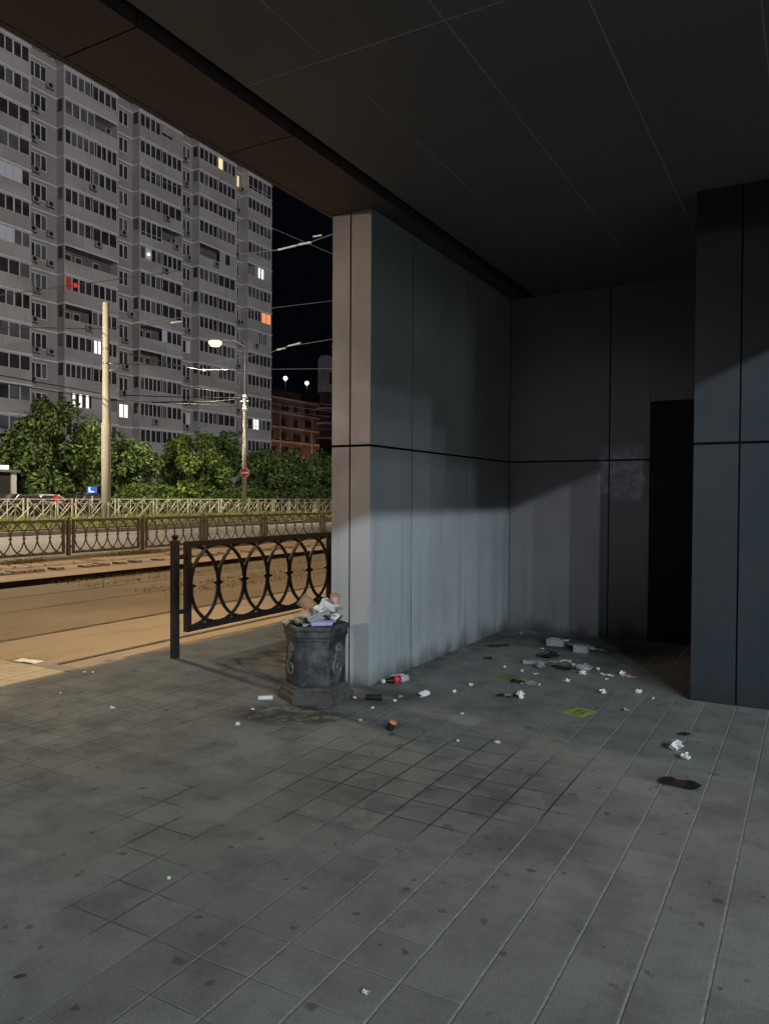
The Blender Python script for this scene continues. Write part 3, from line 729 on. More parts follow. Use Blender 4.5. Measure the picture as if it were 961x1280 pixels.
# ------------------------------------------------------------------ low buildings far right of the tower
b1 = thing('brick_building', (-95, 130, .1), 'dim ruddy brick building with pale floor bands between tower and wall', 'building')
mb = MB(); mb.box(-110, -91, 104, 152, 0, 21.6); mb.build('wall', M['brick'], b1)
mb = MB(); mb.box(-110, -92.2, 104.5, 151, 21.6, 23.2); mb.build('roof', M['brickdark'], b1)
mb = MB()
for k in range(8): mb.box(-91.05, -90.85, 104, 152, 21.1 - 2.9 * k, 21.45 - 2.9 * k)
for y in (118, 129, 140): mb.box(-91.05, -90.9, y, y + .4, 0, 18)
mb.build('floor_band', M['band'], b1)
for k in range(6):
    for j in range(11):
        y = 106 + j * 4.1
        if rt.random() < .8:
            mb = MB(); m_ = 1
            if (k, j) in ((4, 6), (5, 9)): m_ = 3 if k == 5 else 1
            w_ = rt.choice((1.6, 2.6)); mb.box(-91.02, -90.93, y - .06, y + w_ + .06, 18.6 - 2.9 * k, 20.3 - 2.9 * k, 0); mb.box(-90.94, -90.9, y, y + w_, 18.66 - 2.9 * k, 20.24 - 2.9 * k, m_); mb.build('window', [M['band'], M['glass'], M['lit_ruddy'], M['lit_orange']], b1)
b2 = thing('corner_building', (-83, 128, .1), 'dark brick building with pale ledges and a pale top floor beside the wall edge', 'building')
mb = MB(); mb.box(-82.2, -80.5, 119.3, 140, 0, 22); mb.build('wall', M['brickdark'], b2)
mb = MB(); mb.box(-82.4, -80.2, 119, 140, 22, 28.6); mb.box(-82.2, -80.5, 119.3, 140, 28.6, 29.2); mb.build('top_floor', M['plaster'], b2)
for k in range(6):
    mb = MB(); mb.box(-82.7, -80.1, 118.9, 140, 18.6 - 2.9 * k, 19.0 - 2.9 * k); mb.build('ledge', M['band'], b2)
for q in range(5):
    mb = MB(); mb.box(-80.25, -80.14, 119.8 + 1.5 * q, 120.6 + 1.5 * q, 23.6, 26); mb.build('window', M['glass'], b2)
for k in range(4):
    for q in range(4):
        mb = MB(); mb.box(-80.55, -80.45, 120.2 + 2.6 * q, 121.6 + 2.6 * q, 16.6 - 2.9 * k, 18.2 - 2.9 * k); mb.build('window', M['glass'], b2)
fl = []
for (x, y, z) in ((-92.6, 122, 25.9), (-91.8, 128.5, 25.7)):
    o = thing('floodlight', (x, y, z), '', 'floodlight', 'roof floodlights')
    mb = MB(); mb.tube([(x, y, 23.2), (x, y, z - .4)], .08); mb.build('mast', M['steel'], o)
    mb = MB(); mb.lathe([(.05, -.4), (.3, -.28), (.42, 0), (.3, .28), (.05, .4)], (x, y, z), 12); mb.build('lens', M['flood'], o)
    fl.append(o)
fl[0]['label'] = 'white rooftop floodlight over the brick building, nearer the tower'; fl[1]['label'] = 'white rooftop floodlight over the brick building, nearer the wall edge'

# ------------------------------------------------------------------ parked cars and kiosk behind the trees
def car(x, y, rz, paint, label, lights=False, taill=False):
    root = thing('parked_car', (x, y, .1), label, 'car', 'cars parked behind the fences')
    T = Matrix.Translation((x, y, .1)) @ Matrix.Rotation(rz, 4, 'Z')
    prof = [(-2.1, .35), (-2.15, .7), (-2.05, .95), (-1.5, 1.0), (-.95, 1.42), (.35, 1.45), (1.05, .98), (1.9, .86), (2.15, .65), (2.12, .32)]
    mb = MB(); rings = []
    for yy, k in ((-.86, .92), (-.8, 1), (.8, 1), (.86, .92)):
        rings.append([(px * (.985 if k < 1 else 1), yy * (.82 if pz > 1.2 else 1), .35 + (pz - .35) * k if pz > .36 else pz) for px, pz in prof])
    mb.loft(rings, 0, True, False, T); bevel(mb.build('body', paint, root), .05, 2)
    g = MB()
    for sgn in (-1, 1):
        pts = [(-1.25, sgn * .845, 1.0), (.9, sgn * .845, 1.0), (.3, sgn * .735, 1.36), (-.85, sgn * .735, 1.36)]
        g.quadface([T @ Vector(p) for p in (pts if sgn < 0 else pts[::-1])])
    g.quadface([T @ Vector(p) for p in ((1.08, -.7, 1.0), (1.08, .7, 1.0), (.45, .6, 1.42), (.45, -.6, 1.42))])
    g.quadface([T @ Vector(p) for p in ((-1.5, .7, 1.04), (-1.5, -.7, 1.04), (-1.03, -.6, 1.41), (-1.03, .6, 1.41))])
    g.build('windows', M['glass'], root)
    for wx in (-1.35, 1.35):
        for wy in (-.8, .8):
            w = MB(); w.lathe([(.3, -.1), (.32, -.06), (.32, .06), (.3, .1)], (0, 0, 0), 16, mtx=T @ Matrix.Translation((wx, wy, .32)) @ Matrix.Rotation(R(90), 4, 'X')); wo = w.build('wheel', M['tyre'], root)
    for wy in (-.62, .62):
        h = MB(); h.box(2.08, 2.17, wy - .18, wy + .18, .6, .75, mtx=T); h.build('headlight', M['headl'] if lights else M['frame'], root)
        h = MB(); h.box(-2.17, -2.05, wy - .17, wy + .17, .72, .9, mtx=T); h.build('taillight', M['tail'] if taill else M['signred'], root)
car(-34.4, 20.6, R(-80), M['cardark'], 'dark car with a pale roof edge parked at the far left')
car(-36.2, 23.4, R(-84), M['carwhite'], 'white car parked behind the fences left of the concrete pole', True)
car(-35.2, 26.2, R(92), M['cardark'], 'dark car by the blue sign next to the concrete pole')
car(-37.8, 34.6, R(90), M['carwhite'], 'white car glimpsed under the brightest tree', True)
car(-36.6, 44.6, R(60), M['cardark'], 'dark car with glowing red tail lights right of the lamp pole', False, True)
kz = thing('kiosk', (-37, 19.2, .1), 'dark kiosk with a bright white sign at the far left', 'kiosk')
mb = MB(); mb.box(-38.2, -36, 18.0, 21.5, .1, 2.75); mb.build('cabin', M['black'], kz)
mb = MB(); mb.box(-38.4, -35.8, 17.8, 22.0, 2.75, 2.88); mb.build('roof', M['hollow'], kz)
mb = MB(); mb.box(-35.98, -35.9, 20.0, 21.35, 2.9, 3.12); mb.build('sign', M['signlit'], kz)
mb = MB(); mb.box(-36.2, -35.95, 21.55, 21.85, .1, 2.74); mb.build('corner_post', M['plaster'], kz)
bs = thing('blue_sign', (-33.2, 24.8, .1), 'small lit blue sign with a white L-shaped mark beside the concrete pole', 'sign')
T = Matrix.Translation((-33.2, 24.7, 1.8)) @ Matrix.Rotation(R(-40), 4, 'Z')
mb = MB(); mb.box(-.02, .02, -.27, .27, -.2, .2, mtx=T); mb.build('sign_board', M['signblue'], bs)
mb = MB(); mb.box(.021, .03, -.17, -.1, -.13, .15, mtx=T); mb.box(.021, .03, -.1, .12, -.13, -.07, mtx=T); mb.build('mark', M['signlit'], bs)
mb = MB(); mb.tube([(-33.2, 24.7, .1), (-33.2, 24.7, 1.45)], .04); mb.build('leg', M['steel'], bs)
mb = MB(); T = Matrix.Translation((-34.2, 20.95 + 2.2, 1.55)); mb.tube([(-34.2, 23.1, .1), (-34.2, 23.1, 1.2)], .04, 6, 1); mb.lathe([(.06, -.2), (.2, -.13), (.22, 0), (.16, .16), (.05, .22)], (-34.2, 23.1, 1.3), 12, 0)
one(mb, 'litter_urn', [M['carred'], M['steel']], (-34.2, 23.1, .1), 'red round street urn behind the fences at the left', 'urn')
for (x, y, z, lb) in ((-41.5, 36.5, 2.0, 'white yard lamp glimpsed low under the brightest tree'), (-43, 37.2, 2.9, 'white yard lamp glimpsed higher inside the brightest tree'), (-40.5, 47.0, 2.2, 'small white yard lamp right of the red tail lights'), (-44., 58.5, 2.2, 'small white yard lamp near the partition wall edge')):
    mb = MB(); mb.tube([(x, y, .1), (x, y, z - .1)], .035, 6, 1); mb.lathe([(.04, -.16), (.17, -.05), (.17, .08), (.04, .18)], (x, y, z), 10, 0)
    one(mb, 'yard_lamp', [M['lampw'], M['steel']], (x, y, .1), lb, 'lamp', 'yard lamps behind the trees')

# ------------------------------------------------------------------ overhead wires
CAMP = Vector((3.046, -5.15, 1.5)); CR = Vector((.87028, .49252, .00576)); CU = Vector((-.01486, .01457, .99978)); CF = Vector((-.49233, .87018, -.02))
def at(px, py, depth): return CAMP + (CF + CR * ((px - 480.5) / 950.) - CU * ((py - 640.) / 950.)) * depth
def wire(pts, r, label, m='wire', sag=0., fit=None, group='overhead wires'):
    pts = [Vector(p) for p in pts]; P = []
    far = lambda q: min((Vector((q.x - c[0], q.y - c[1]))).length for c in (P1, P2)) > 1.5
    if far(pts[-1]) and any(k in label for k in ('sky', 'wall edge', 'brick')): pts.append(pts[-1] + (pts[-1] - pts[-2]).normalized() * 25)     # runs on behind the wall
    for i in range(len(pts) - 1):
        a, b = Vector(pts[i]), Vector(pts[i + 1]); n = 8
        for k in range(n + (1 if i == len(pts) - 2 else 0)):
            t_ = k / n; q = a.lerp(b, t_); q.z -= sag * 4 * t_ * (1 - t_); P.append(q)
    mb = MB(); mb.tube(P, r, 5); o = one(mb, 'overhead_wire', M[m], P[0], label, 'wire', group)
    if fit:
        f = MB()
        for (a, b, rr) in fit:
            a, b = Vector(a), Vector(b); d = b - a
            f.tube([a, a + d * .15, a + d * .5, a + d * .85, b], rr, 8, rr=[rr * .6, rr, rr * .8, rr, rr * .6])
        f.build('insulator', M['insul'], o)
    return o
p1t = Vector((P1[0], P1[1], 0))
wire([at(180, 216, 44), at(333, 282, 50), at(440, 328, 54)], .018, 'thin wire sloping down to the right against the black sky')
a_, b_, c_, d_ = at(300, 318, 40), at(352, 312, 42), at(390, 302, 43), at(440, 284, 45)
wire([a_, b_, c_, d_], .026, 'thick span wire with pale insulators high against the black sky', fit=[(at(345, 313, 41.8), at(372, 306.5, 42.4), .06), (at(372, 306, 42.4), at(389, 303, 43), .075), (at(391, 296, 43), at(402, 294, 43.4), .06)])
wire([at(170, 403, 38), at(333, 386, 45), at(440, 373, 50)], .016, 'thin straight wire crossing the black sky below the insulators')
wire([at(-60, 374, 26), at(0, 369, 28), at(110, 354, 32), at(230, 338, 36)], .016, 'thin pale wire high across the left side of the tower')
wire([at(-60, 409, 26), at(0, 409, 28), at(133, 411, 38), at(228, 402, 42)], .02, 'pale span wire passing behind the top of the concrete pole', fit=[(at(214, 403.5, 41.3), at(228, 402, 42), .06)])
Pa = Vector((P1[0], P1[1], 7.9))
wire([Pa, at(240, 458, 42), at(340, 440, 46), at(360, 433, 47), at(440, 420, 50)], .022, 'long span wire rising from the concrete pole to the wall edge, with insulators', fit=[(at(346, 437.5, 46.3), at(357, 435, 46.8), .06), (at(359, 433, 47), at(376, 428.5, 47.6), .06)])
Pb = Vector((P1[0], P1[1], 8.6))
wire([Pb, at(250, 462.5, 45), at(440, 460.5, 52)], .018, 'level wire running from the concrete pole collar to the wall edge', fit=[(at(137, 463.5, 38.2), at(148, 463.3, 38.8), .05)])
wire([at(225, 483, 40), at(262, 488, 44), at(306, 494, 48)], .018, 'topmost of the short wires left of the lamp pole', 'wire_dark')  # this and the next two coloured darker to offset the close lamp's glare
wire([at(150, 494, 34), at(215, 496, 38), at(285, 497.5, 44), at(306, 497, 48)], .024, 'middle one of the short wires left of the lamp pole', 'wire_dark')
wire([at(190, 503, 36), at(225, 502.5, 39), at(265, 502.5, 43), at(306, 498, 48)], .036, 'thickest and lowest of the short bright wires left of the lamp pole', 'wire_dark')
for (y0, y1, lb) in ((496, 508, 'uppermost cable sagging right from the lamp pole fittings'), (500, 515, 'middle cable sagging right from the lamp pole fittings'), (506, 500, 'lowest cable rising right from the lamp pole fittings')):
    wire([at(306, y0 - 8, 48), at(322, y0 - 5, 52), at(338, y1 - 4, 56), at(440, y1 + 8, 70)], .018, lb, 'wire', .1)
wire([at(306, 532, 48), at(340, 534, 56), at(392, 536, 70), at(440, 537, 80)], .02, 'pale low wire in front of the brick building')
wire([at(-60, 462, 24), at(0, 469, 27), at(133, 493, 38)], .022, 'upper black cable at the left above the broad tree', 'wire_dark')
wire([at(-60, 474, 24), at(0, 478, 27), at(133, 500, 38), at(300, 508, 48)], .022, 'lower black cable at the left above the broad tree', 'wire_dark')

# ------------------------------------------------------------------ litter bin
BX, BY = -.185, -.47
bn_ = thing('litter_bin', (BX, BY, 0), 'hexagonal dark cast litter bin overflowing with rubbish by the wall end', 'bin')
BA = R(-61) + R(30)
def hexs(prof): return [(r, z) for r, z in prof]
mb = MB(); mb.lathe([(.285, 0), (.285, .05), (.264, .058), (.264, .085), (.243, .093), (.243, .112), (.224, .118)], (BX, BY, 0), 6, 0, BA, False); bevel(mb.build('base', M['binbase'], bn_), .006, 2)
mb = MB(); mb.lathe([(.222, .116), (.225, .14), (.225, .44), (.231, .455), (.231, .47)], (BX, BY, 0), 6, 0, BA, False); bevel(mb.build('body', M['bin'], bn_), .008, 2)
mb = MB()
mb.loft([[(BX + r * math.cos(BA + k * math.pi / 3), BY + r * math.sin(BA + k * math.pi / 3), z) for k in range(6)] for r, z in ((.231, .468), (.24, .478), (.24, .52), (.249, .53), (.249, .556), (.232, .562), (.2, .55), (.196, .50))], 0, True, False)
bevel(mb.build('rim', M['bin'], bn_), .005, 2)
def face_frame(i):   # centre and axes of hexagon side i
    an = BA + R(30) + i * R(60); n_ = Vector((math.cos(an), math.sin(an), 0)); t_ = Vector((-n_.y, n_.x, 0))
    return Vector((BX, BY, 0)) + n_ * .2255 * math.cos(R(30)), n_, t_
for i in range(6):
    c_, n_, t_ = face_frame(i); c_ = c_ + n_ * .004
    if i % 2 == 0:
        s = MB()
        def sp(cx, cz, r0, turns, sgn, st):
            pts = []
            for k in range(26):
                u = k / 25; a = st + sgn * u * turns * 2 * math.pi; r = r0 * (1 - .78 * u)
                pts.append(c_ + t_ * (cx + r * math.cos(a)) + Vector((0, 0, cz + r * math.sin(a))))
            s.tube(pts, .0085, 6)
        sp(.0, .245, .07, 1.25, 1, R(100)); sp(.014, .385, .045, 1.25, -1, R(-90)); sp(-.026, .325, .028, 1.1, 1, R(0))
        s.tube([c_ + t_ * .0 + Vector((0, 0, .3)), c_ + t_ * -.02 + Vector((0, 0, .35)), c_ + t_ * .01 + Vector((0, 0, .425))], .007, 6)
        s.build('ornament', M['scroll'], bn_)

# ------------------------------------------------------------------ rubbish helpers
def crumple(c, r, mat, name, label, cat, group=None, flat=.7, seed=0, stretch=1.):
    rnd = random.Random(seed); n, m = 9, 6; mb = MB(); rings = []
    off = [[rnd.choice((.45, .7, .95, 1.2, 1.45)) * rnd.uniform(.85, 1.15) for _ in range(n)] for _ in range(m)]
    rz = rnd.uniform(0, 6.28)
    for j in range(m):
        ph = math.pi * (j + .35) / (m - .3); rings.append([])
        for k in range(n):
            a = 2 * math.pi * k / n; q = r * .72 * off[j][k]
            x, y, z = q * math.sin(ph) * math.cos(a) * stretch, q * math.sin(ph) * math.sin(a), -q * math.cos(ph) * flat
            rings[-1].append((c[0] + x * math.cos(rz) - y * math.sin(rz), c[1] + x * math.sin(rz) + y * math.cos(rz), c[2] + max(z + r * flat * .8, .001)))
    mb.loft(rings, 0, True, False)
    return one(mb, name, mat, c, label, cat, group)
def flat_piece(c, l, w, rz, mat, name, label, cat, group=None, lift=.012, seed=0, mats2=None):
    rnd = random.Random(seed); n = 6; mb = MB(); g = []
    for i in range(n + 1):
        for j in range(3):
            x = (i / n - .5) * l * rnd.uniform(.95, 1.03); y = (j / 2 - .5) * w * rnd.uniform(.85, 1.1); z = .003 + rnd.uniform(0, lift) * (1 if i in (0, n) or j != 1 else .6)
            g.append((c[0] + x * math.cos(rz) - y * math.sin(rz), c[1] + x * math.sin(rz) + y * math.cos(rz), c[2] + z))
    tv = [Vector(p) + Vector((0, 0, .002)) for p in g]; b = 0
    mb.v = [tuple(p) for p in tv] + [tuple(p) for p in g]; N = len(g)
    for i in range(n):
        for j in range(2):
            q = (i * 3 + j, (i + 1) * 3 + j, (i + 1) * 3 + j + 1, i * 3 + j + 1)
            mb.f.append(q); mb.m.append(1 if (mats2 and 2 <= i <= 3) else 0); mb.sm.append(False)
            mb.f.append(tuple(N + k for k in reversed(q))); mb.m.append(0); mb.sm.append(False)
    ring = [i * 3 for i in range(n + 1)] + [n * 3 + 1] + [i * 3 + 2 for i in range(n, -1, -1)] + [1]
    for a, b2 in zip(ring, ring[1:] + ring[:1]): mb.f.append((b2, a, N + a, N + b2)); mb.m.append(0); mb.sm.append(False)
    return one(mb, name, [mat] + ([mats2] if mats2 else []), c, label, cat, group)
def carton(c, l, w, h, rz, mat, name, label, cat, tilt=(0, 0), mat2=None, open_=False):
    T = Matrix.Translation(c) @ Matrix.Rotation(rz, 4, 'Z') @ Matrix.Rotation(tilt[0], 4, 'Y') @ Matrix.Rotation(tilt[1], 4, 'X')
    root = thing(name, c, label, cat); mb = MB()
    rings = []
    for i, x in enumerate((-l / 2, -l / 6, l / 6, l / 2)):
        k = (1, .94, .97, 1)[i]; rings.append([(x, -w / 2 * k, 0), (x, w / 2 * k, 0), (x, w / 2 * k, h * k), (x, -w / 2 * k, h * k)])
    mb.loft(rings, 0, True, False, T); bevel(mb.build('box', mat, root), .003, 1)
    mb = MB(); mb.box(l / 2, l / 2 + w * .5, -w * .45, w * .45, h * .86, h * .86 + .003, mtx=T); mb.build('flap', mat2 or mat, root)
    mb = MB(); mb.box(-l * .3, l * .22, -w * .36, w * .36, h + .0005, h + .0025, mtx=T)
    mb.build('printed_face', mat2 or mat, root)
    return root
def cup(c, r0, r1, h, ax, mat, name, label, cat, lid=None):
    T = Matrix.Translation(c) @ Vector(ax).normalized().to_track_quat('Z', 'Y').to_matrix().to_4x4(); root = thing(name, c, label, cat); mb = MB()
    mb.lathe([(r0, 0), (r0 * .6 + r1 * .4, h * .45), (r1, h), (r1 * 1.08, h + .004), (r1 * .95, h + .006), (r0 * .92, .008)], (0, 0, 0), 18, 0, mtx=T); mb.build('wall_of_cup' if False else 'cup_body', mat, root)
    if lid:
        mb = MB(); mb.lathe([(r1 * 1.1, h + .007), (r1 * 1.1, h + .018), (r1 * .85, h + .026)], (0, 0, 0), 18, 0, mtx=T); mb.build('lid', lid, root)
    return root

# rubbish heaped on the bin (rests on the rim at z = .56)
mb = MB(); T = 0
def onbin(u, v, z): 
    rgt = CR.copy(); rgt.z = 0; rgt.normalize(); fw = CF.copy(); fw.z = 0; fw.normalize()
    p = Vector((BX, BY, 0)) + rgt * u + fw * v; return (p.x, p.y, z)
rgt = Vector((CR.x, CR.y, 0)).normalized(); fwd = Vector((CF.x, CF.y, 0)).normalized(); AZ = math.atan2(rgt.y, rgt.x)
cup(onbin(-.02, .02, .66), .045, .054, .115, -rgt * .8 + Vector((0, 0, .6)), M['brown'], 'paper_cup', 'brown paper cup lying tilted on top of the bin heap', 'cup')
cup(onbin(-.155, .0, .575), .042, .05, .12, rgt * .9 + Vector((0, 0, .35)), M['tan'], 'paper_cup', 'tan crushed paper cup on the left rim of the bin', 'cup')
carton(onbin(.02, -.1, .585), .22, .06, .045, AZ + R(8), M['greyp'], 'carton', 'long grey carton slanting across the front of the bin heap', 'carton', (R(-22), 0), M['paper'])
carton(onbin(.06, -.15, .565), .155, .05, .028, AZ - R(3), M['lilac'], 'flat_box', 'lilac flat box at the front of the bin rim', 'box', (R(-3), R(10)), M['lilac'])
crumple(onbin(.035, -.02, .63), .055, M['paper'], 'paper_ball', 'white crumpled napkin in the middle of the bin heap', 'paper', None, .8, 5, 1.4)
carton(onbin(.09, .06, .66), .13, .07, .05, AZ - R(30), M['paper'], 'carton', 'white crushed carton at the back right of the bin heap', 'carton', (R(25), 0), M['greyp'])
cup(onbin(.12, .12, .585), .032, .034, .15, Vector((.1, 0, 1)), M['pink'], 'drink_bottle', 'pink upright bottle at the back of the bin heap by the wall', 'bottle', M['brown'])
crumple(onbin(.15, -.03, .575), .04, M['paper'], 'paper_ball', 'white paper scrap at the right end of the bin heap', 'paper', None, .8, 9, 1.2)
crumple(onbin(-.21, -.04, .545), .035, M['tan'], 'paper_wrapper', 'tan torn wrapper hanging over the left rim of the bin', 'wrapper', None, 1.1, 12, 1.3)
crumple(onbin(-.06, -.13, .565), .034, M['black'], 'paper_wrapper', 'small dark wrapper at the front left of the bin rim', 'wrapper', None, .8, 13, 1.2)
crumple(onbin(.08, -.1, .6), .04, M['black'], 'plastic_bag', 'black plastic scrap above the lilac box', 'bag', None, .7, 17, 1.5)
mb = MB(); mb.tube([onbin(.15, -.06, .57), onbin(.2, -.05, .62)], .007, 6); one(mb, 'drinking_straw', M['black'], onbin(.15, -.06, .57), 'black straw sticking out at the right of the bin heap', 'straw')
crumple(onbin(-.02, .0, .54), .13, M['greyp'], 'rubbish_bag', 'grey rubbish bag filling the bin under the heap', 'bag', None, .5, 31, 1.1)

# ------------------------------------------------------------------ rubbish on the ground
bt = thing('drink_bottle', (.064, .19, .03), 'dark drink bottle with a red label lying against the wall foot', 'bottle')
ax = Vector((.10, .19, 0)).normalized(); T = Matrix.Translation((.085, .09, .033)) @ ax.to_track_quat('Z', 'Y').to_matrix().to_4x4()
mb = MB(); mb.lathe([(.012, .0), (.013, .03), (.03, .07), (.032, .1), (.031, .14)], (0, 0, 0), 18, mtx=T); mb.build('bottle_neck', M['cola'], bt)
mb = MB(); mb.lathe([(.031, .1405), (.031, .19), (.026, .21), (.03, .225), (.012, .228)], (0, 0, 0), 18, mtx=T); mb.build('bottle_base', M['clear'], bt)
mb = MB(); mb.lathe([(.0325, .085), (.0325, .15)], (0, 0, 0), 18, mtx=T); mb.build('label_band', M['redlab'], bt)
mb = MB(); mb.lathe([(.017, -.018), (.017, .004)], (0, 0, 0), 14, mtx=T); mb.build('cap', M['paper'], bt)
mb = MB(); mb.box(-.005, .005, -.004, .005, .08, .2, mtx=T @ Matrix.Translation((-.0, -.0, 0)) @ Matrix.Rotation(R(0), 4, 'Z') @ Matrix.Translation((.018, .027, 0))); mb.build('label_stripe', M['paper'], bt)
cup((.19, -.36, .024), .022, .026, .11, (.95, .4, .0), M['black'], 'drink_can', 'crushed black can lying right of the bin foot', 'can')
cup((.69, -.9, .004), .022, .025, .036, (.35, .2, 1), M['black'], 'paper_cup', 'small black cup with orange crumpled top in open pavement', 'cup', M['orange'])
crumple((.705, -.89, .036), .022, M['orange'], 'paper_wrapper', 'orange crumpled wrapper stuffed in the small black cup', 'wrapper', None, .7, 4)
cup((-.48, -.78, .02), .016, .016, .1, (.75, .66, 0), M['paper'], 'paper_roll', 'white empty paper tube lying left of the bin', 'paper tube')
W_ = M['paper']
SC = [  # x, y, r, label : white scraps
 (.394, -.285, .014, 'tiny white paper scrap between the black can and the wall'), (.379, -.175, .02, 'greyish scrap beside the red label bottle'),
 (.518, -.056, .036, 'largest white paper ball right of the red label bottle'), (.661, .174, .018, 'white scrap halfway between large paper ball and foam strip'),
 (.687, .425, .018, 'white scrap by itself near the wall foot, behind the large paper ball'), (.953, -.348, .014, 'tiny white scrap in open pavement right of the orange topped cup'),
 (.346, -.533, .014, 'tiny white scrap in front of the black can'), (1.386, -.809, .017, 'tiny white scrap in front of the green stickers, alone on a joint'),
 (1.161, -.889, .009, 'faint tiny scrap right of the orange topped cup'), (1.15, .288, .042, 'bright white torn paper left of the green sticker'),
 (.875, 1.1, .02, 'pale thin scrap above the faded sticker'), (1.014, 1.047, .019, 'bright white scrap right of the faded sticker'),
 (1.152, .729, .012, 'tiny scrap right of the flat white card'), (.722, 2.141, .014, 'tiny white scrap left of the back cartons'),
 (.792, 1.946, .016, 'small white scrap left of the black bag'), (.961, 1.33, .045, 'white paper ball against the grey carton in the bay'),
 (1.214, 1.497, .03, 'white scrap left of the clear container'), (1.285, 1.636, .016, 'tiny white scrap above the clear container'),
 (1.423, 1.51, .022, 'white scrap right of the clear container'), (1.649, 1.427, .03, 'white paper ball nearest the black door'),
 (1.347, 1.28, .028, 'white folded scrap in front of the clear container'), (1.313, .935, .03, 'white scrap behind the green sticker'),
 (1.657, .72, .03, 'white paper ball right behind the green sticker'), (1.574, 1.186, .013, 'tiny scrap under the pale strip near the door'),
 (1.888, .868, .028, 'white paper ball left of the slate corner block foot'), (1.914, .327, .022, 'greyish scrap between the green sticker and the corner block'),
 (2.015, .756, .012, 'faint tiny scrap beside the corner block foot'), (2.346, -.379, .05, 'biggest white crumpled tissue on the right pavement'),
 (2.415, -.515, .032, 'smaller white tissue just in front of the biggest tissue'), (.692, 1.176, .014, 'tiny scrap near the wall foot behind the faded sticker'),
 (.265, 2.819, .02, 'grey scrap in the far inner corner of the bay'), (-1.222, -1.464, .019, 'white scrap alone on the left pavement'),
 (-.212, -1.322, .017, 'white scrap on the dirty patch in front of the bin'), (-.354, -.995, .012, 'tiny white scrap in front of the paper tube'),
 (-1.886, -1.379, .01, 'tiny white scrap near the tactile slab'), (-2.3, -.83, .014, 'left one of two white scraps on the pavement corner'),
 (-2.23, -.80, .013, 'right one of two white scraps on the pavement corner'), (1.891, -3.205, .009, 'tiny pale scrap at the bottom of the photo'),
 (.871, -3.0, .009, 'tiny white scrap on the pavement at lower left'), (.1, -.37, .014, 'tiny white scrap right at the bin foot'), (.43, -.839, .016, 'greyish scrap left of the orange topped cup'),
]
for i, (x, y, r, lb) in enumerate(SC):
  if i % 2 and 'ball' not in lb and 'tissue' not in lb and 'torn' not in lb: flat_piece((x, y, 0), r * 2.1, r * 1.5, i * 1.7, M['greyp'] if 'grey' in lb else W_, 'paper_scrap', lb, 'paper scrap', 'paper scraps on the pavement', r * .9, 100 + i)
  else: crumple((x, y, 0), r, M['greyp'] if 'grey' in lb else W_, 'paper_scrap', lb, 'paper scrap', 'paper scraps on the pavement', .75, 100 + i, 1. + (i % 3) * .25)
FL = [ # x,y,l,w,rz,mat,name,label,cat,mat2
 (1.06, .265, .17, .05, .25, 'black', 'foil_strip', 'dark foil strip left of the bright torn paper', 'wrapper', 'greyp'),
 (.971, .731, .11, .09, .4, 'black', 'wrapper', 'black wrapper in front of the faded green sticker', 'wrapper', None),
 (1.065, .735, .13, .10, .1, 'greyp', 'flat_card', 'pale flat card right of the black wrapper by the faded sticker', 'card', None),
 (1.085, 1.696, .1, .06, .1, 'paper', 'flat_card', 'pale flat card left of the clear container', 'card', None),
 (1.139, 1.4, .2, .09, -.6, 'black', 'wrapper', 'black flat wrapper in the middle of the bay litter', 'wrapper', None),
 (1.54, 1.328, .12, .03, -.1, 'paper', 'paper_strip', 'pale paper strip near the black door', 'paper strip', None),
 (1.716, 1.368, .11, .07, -.4, 'pink', 'wrapper', 'pinkish flattened wrapper nearest the black door', 'wrapper', None),
 (.285, 2.065, .22, .1, .9, 'black', 'wrapper', 'dark flat wrapper by the inner wall foot', 'wrapper', None),
 (.429, 1.445, .07, .06, .3, 'black', 'wrapper', 'small dark scrap by the wall foot', 'wrapper', None),
 (2.45, -.947, .185, .115, -.18, 'black', 'wrapper', 'big black wrapper lying open on the right pavement', 'wrapper', 'darkred'),
 (2.35, -.042, .06, .05, .3, 'black', 'wrapper', 'small black scrap in front of the corner block', 'wrapper', None),
 (1.0, 1.60, .12, .07, .3, 'greyp', 'flat_card', 'grey torn card right of the black bag', 'card', None),
 (.88, 1.96, .1, .05, .0, 'greyp', 'paper_strip', 'grey strip in front of the grey back carton', 'paper strip', None),
]
for i, (x, y, l, w, rz, m, nm, lb, ct, m2) in enumerate(FL): flat_piece((x, y, 0), l, w, rz, M[m], nm, lb, ct, None, .014, 300 + i, M[m2] if m2 else None)
flat_piece((-3.05, -.82, .007), .26, .1, .1, M['paper'], 'paper_sheet', 'white paper sheet on the lit platform corner', 'paper', None, .006, 501)
carton((.776, 2.40, 0), .17, .1, .07, .1, M['greyp'], 'carton', 'pale grey carton farthest back in the bay litter', 'carton', (0, 0), M['paper'])
flat_piece((.93, 2.45, 0), .22, .08, .0, M['greyp'], 'crushed_sleeve', 'grey crushed sleeve lying right of the back carton', 'sleeve', None, .03, 401)
carton((1.094, 2.19, 0), .14, .09, .075, .05, M['greyp'], 'carton', 'white printed carton standing in the bay litter', 'carton', (0, 0), M['greyp'])  # white carton, shade of the floor there put into its grey colour
flat_piece((1.212, 2.332, 0), .22, .05, -.1, M['greyp'], 'crushed_sleeve', 'long grey sleeve lying right of the white printed carton', 'sleeve', None, .03, 402)
crumple((.919, 1.769, 0), .085, M['black'], 'plastic_bag', 'black crumpled plastic bag in the bay litter', 'bag', None, .5, 403, 1.3)
carton((.86, 1.456, 0), .19, .06, .03, .15, M['greyp'], 'carton', 'flattened grey carton left of the black wrapper in the bay', 'carton', (0, 0), M['greyp'])
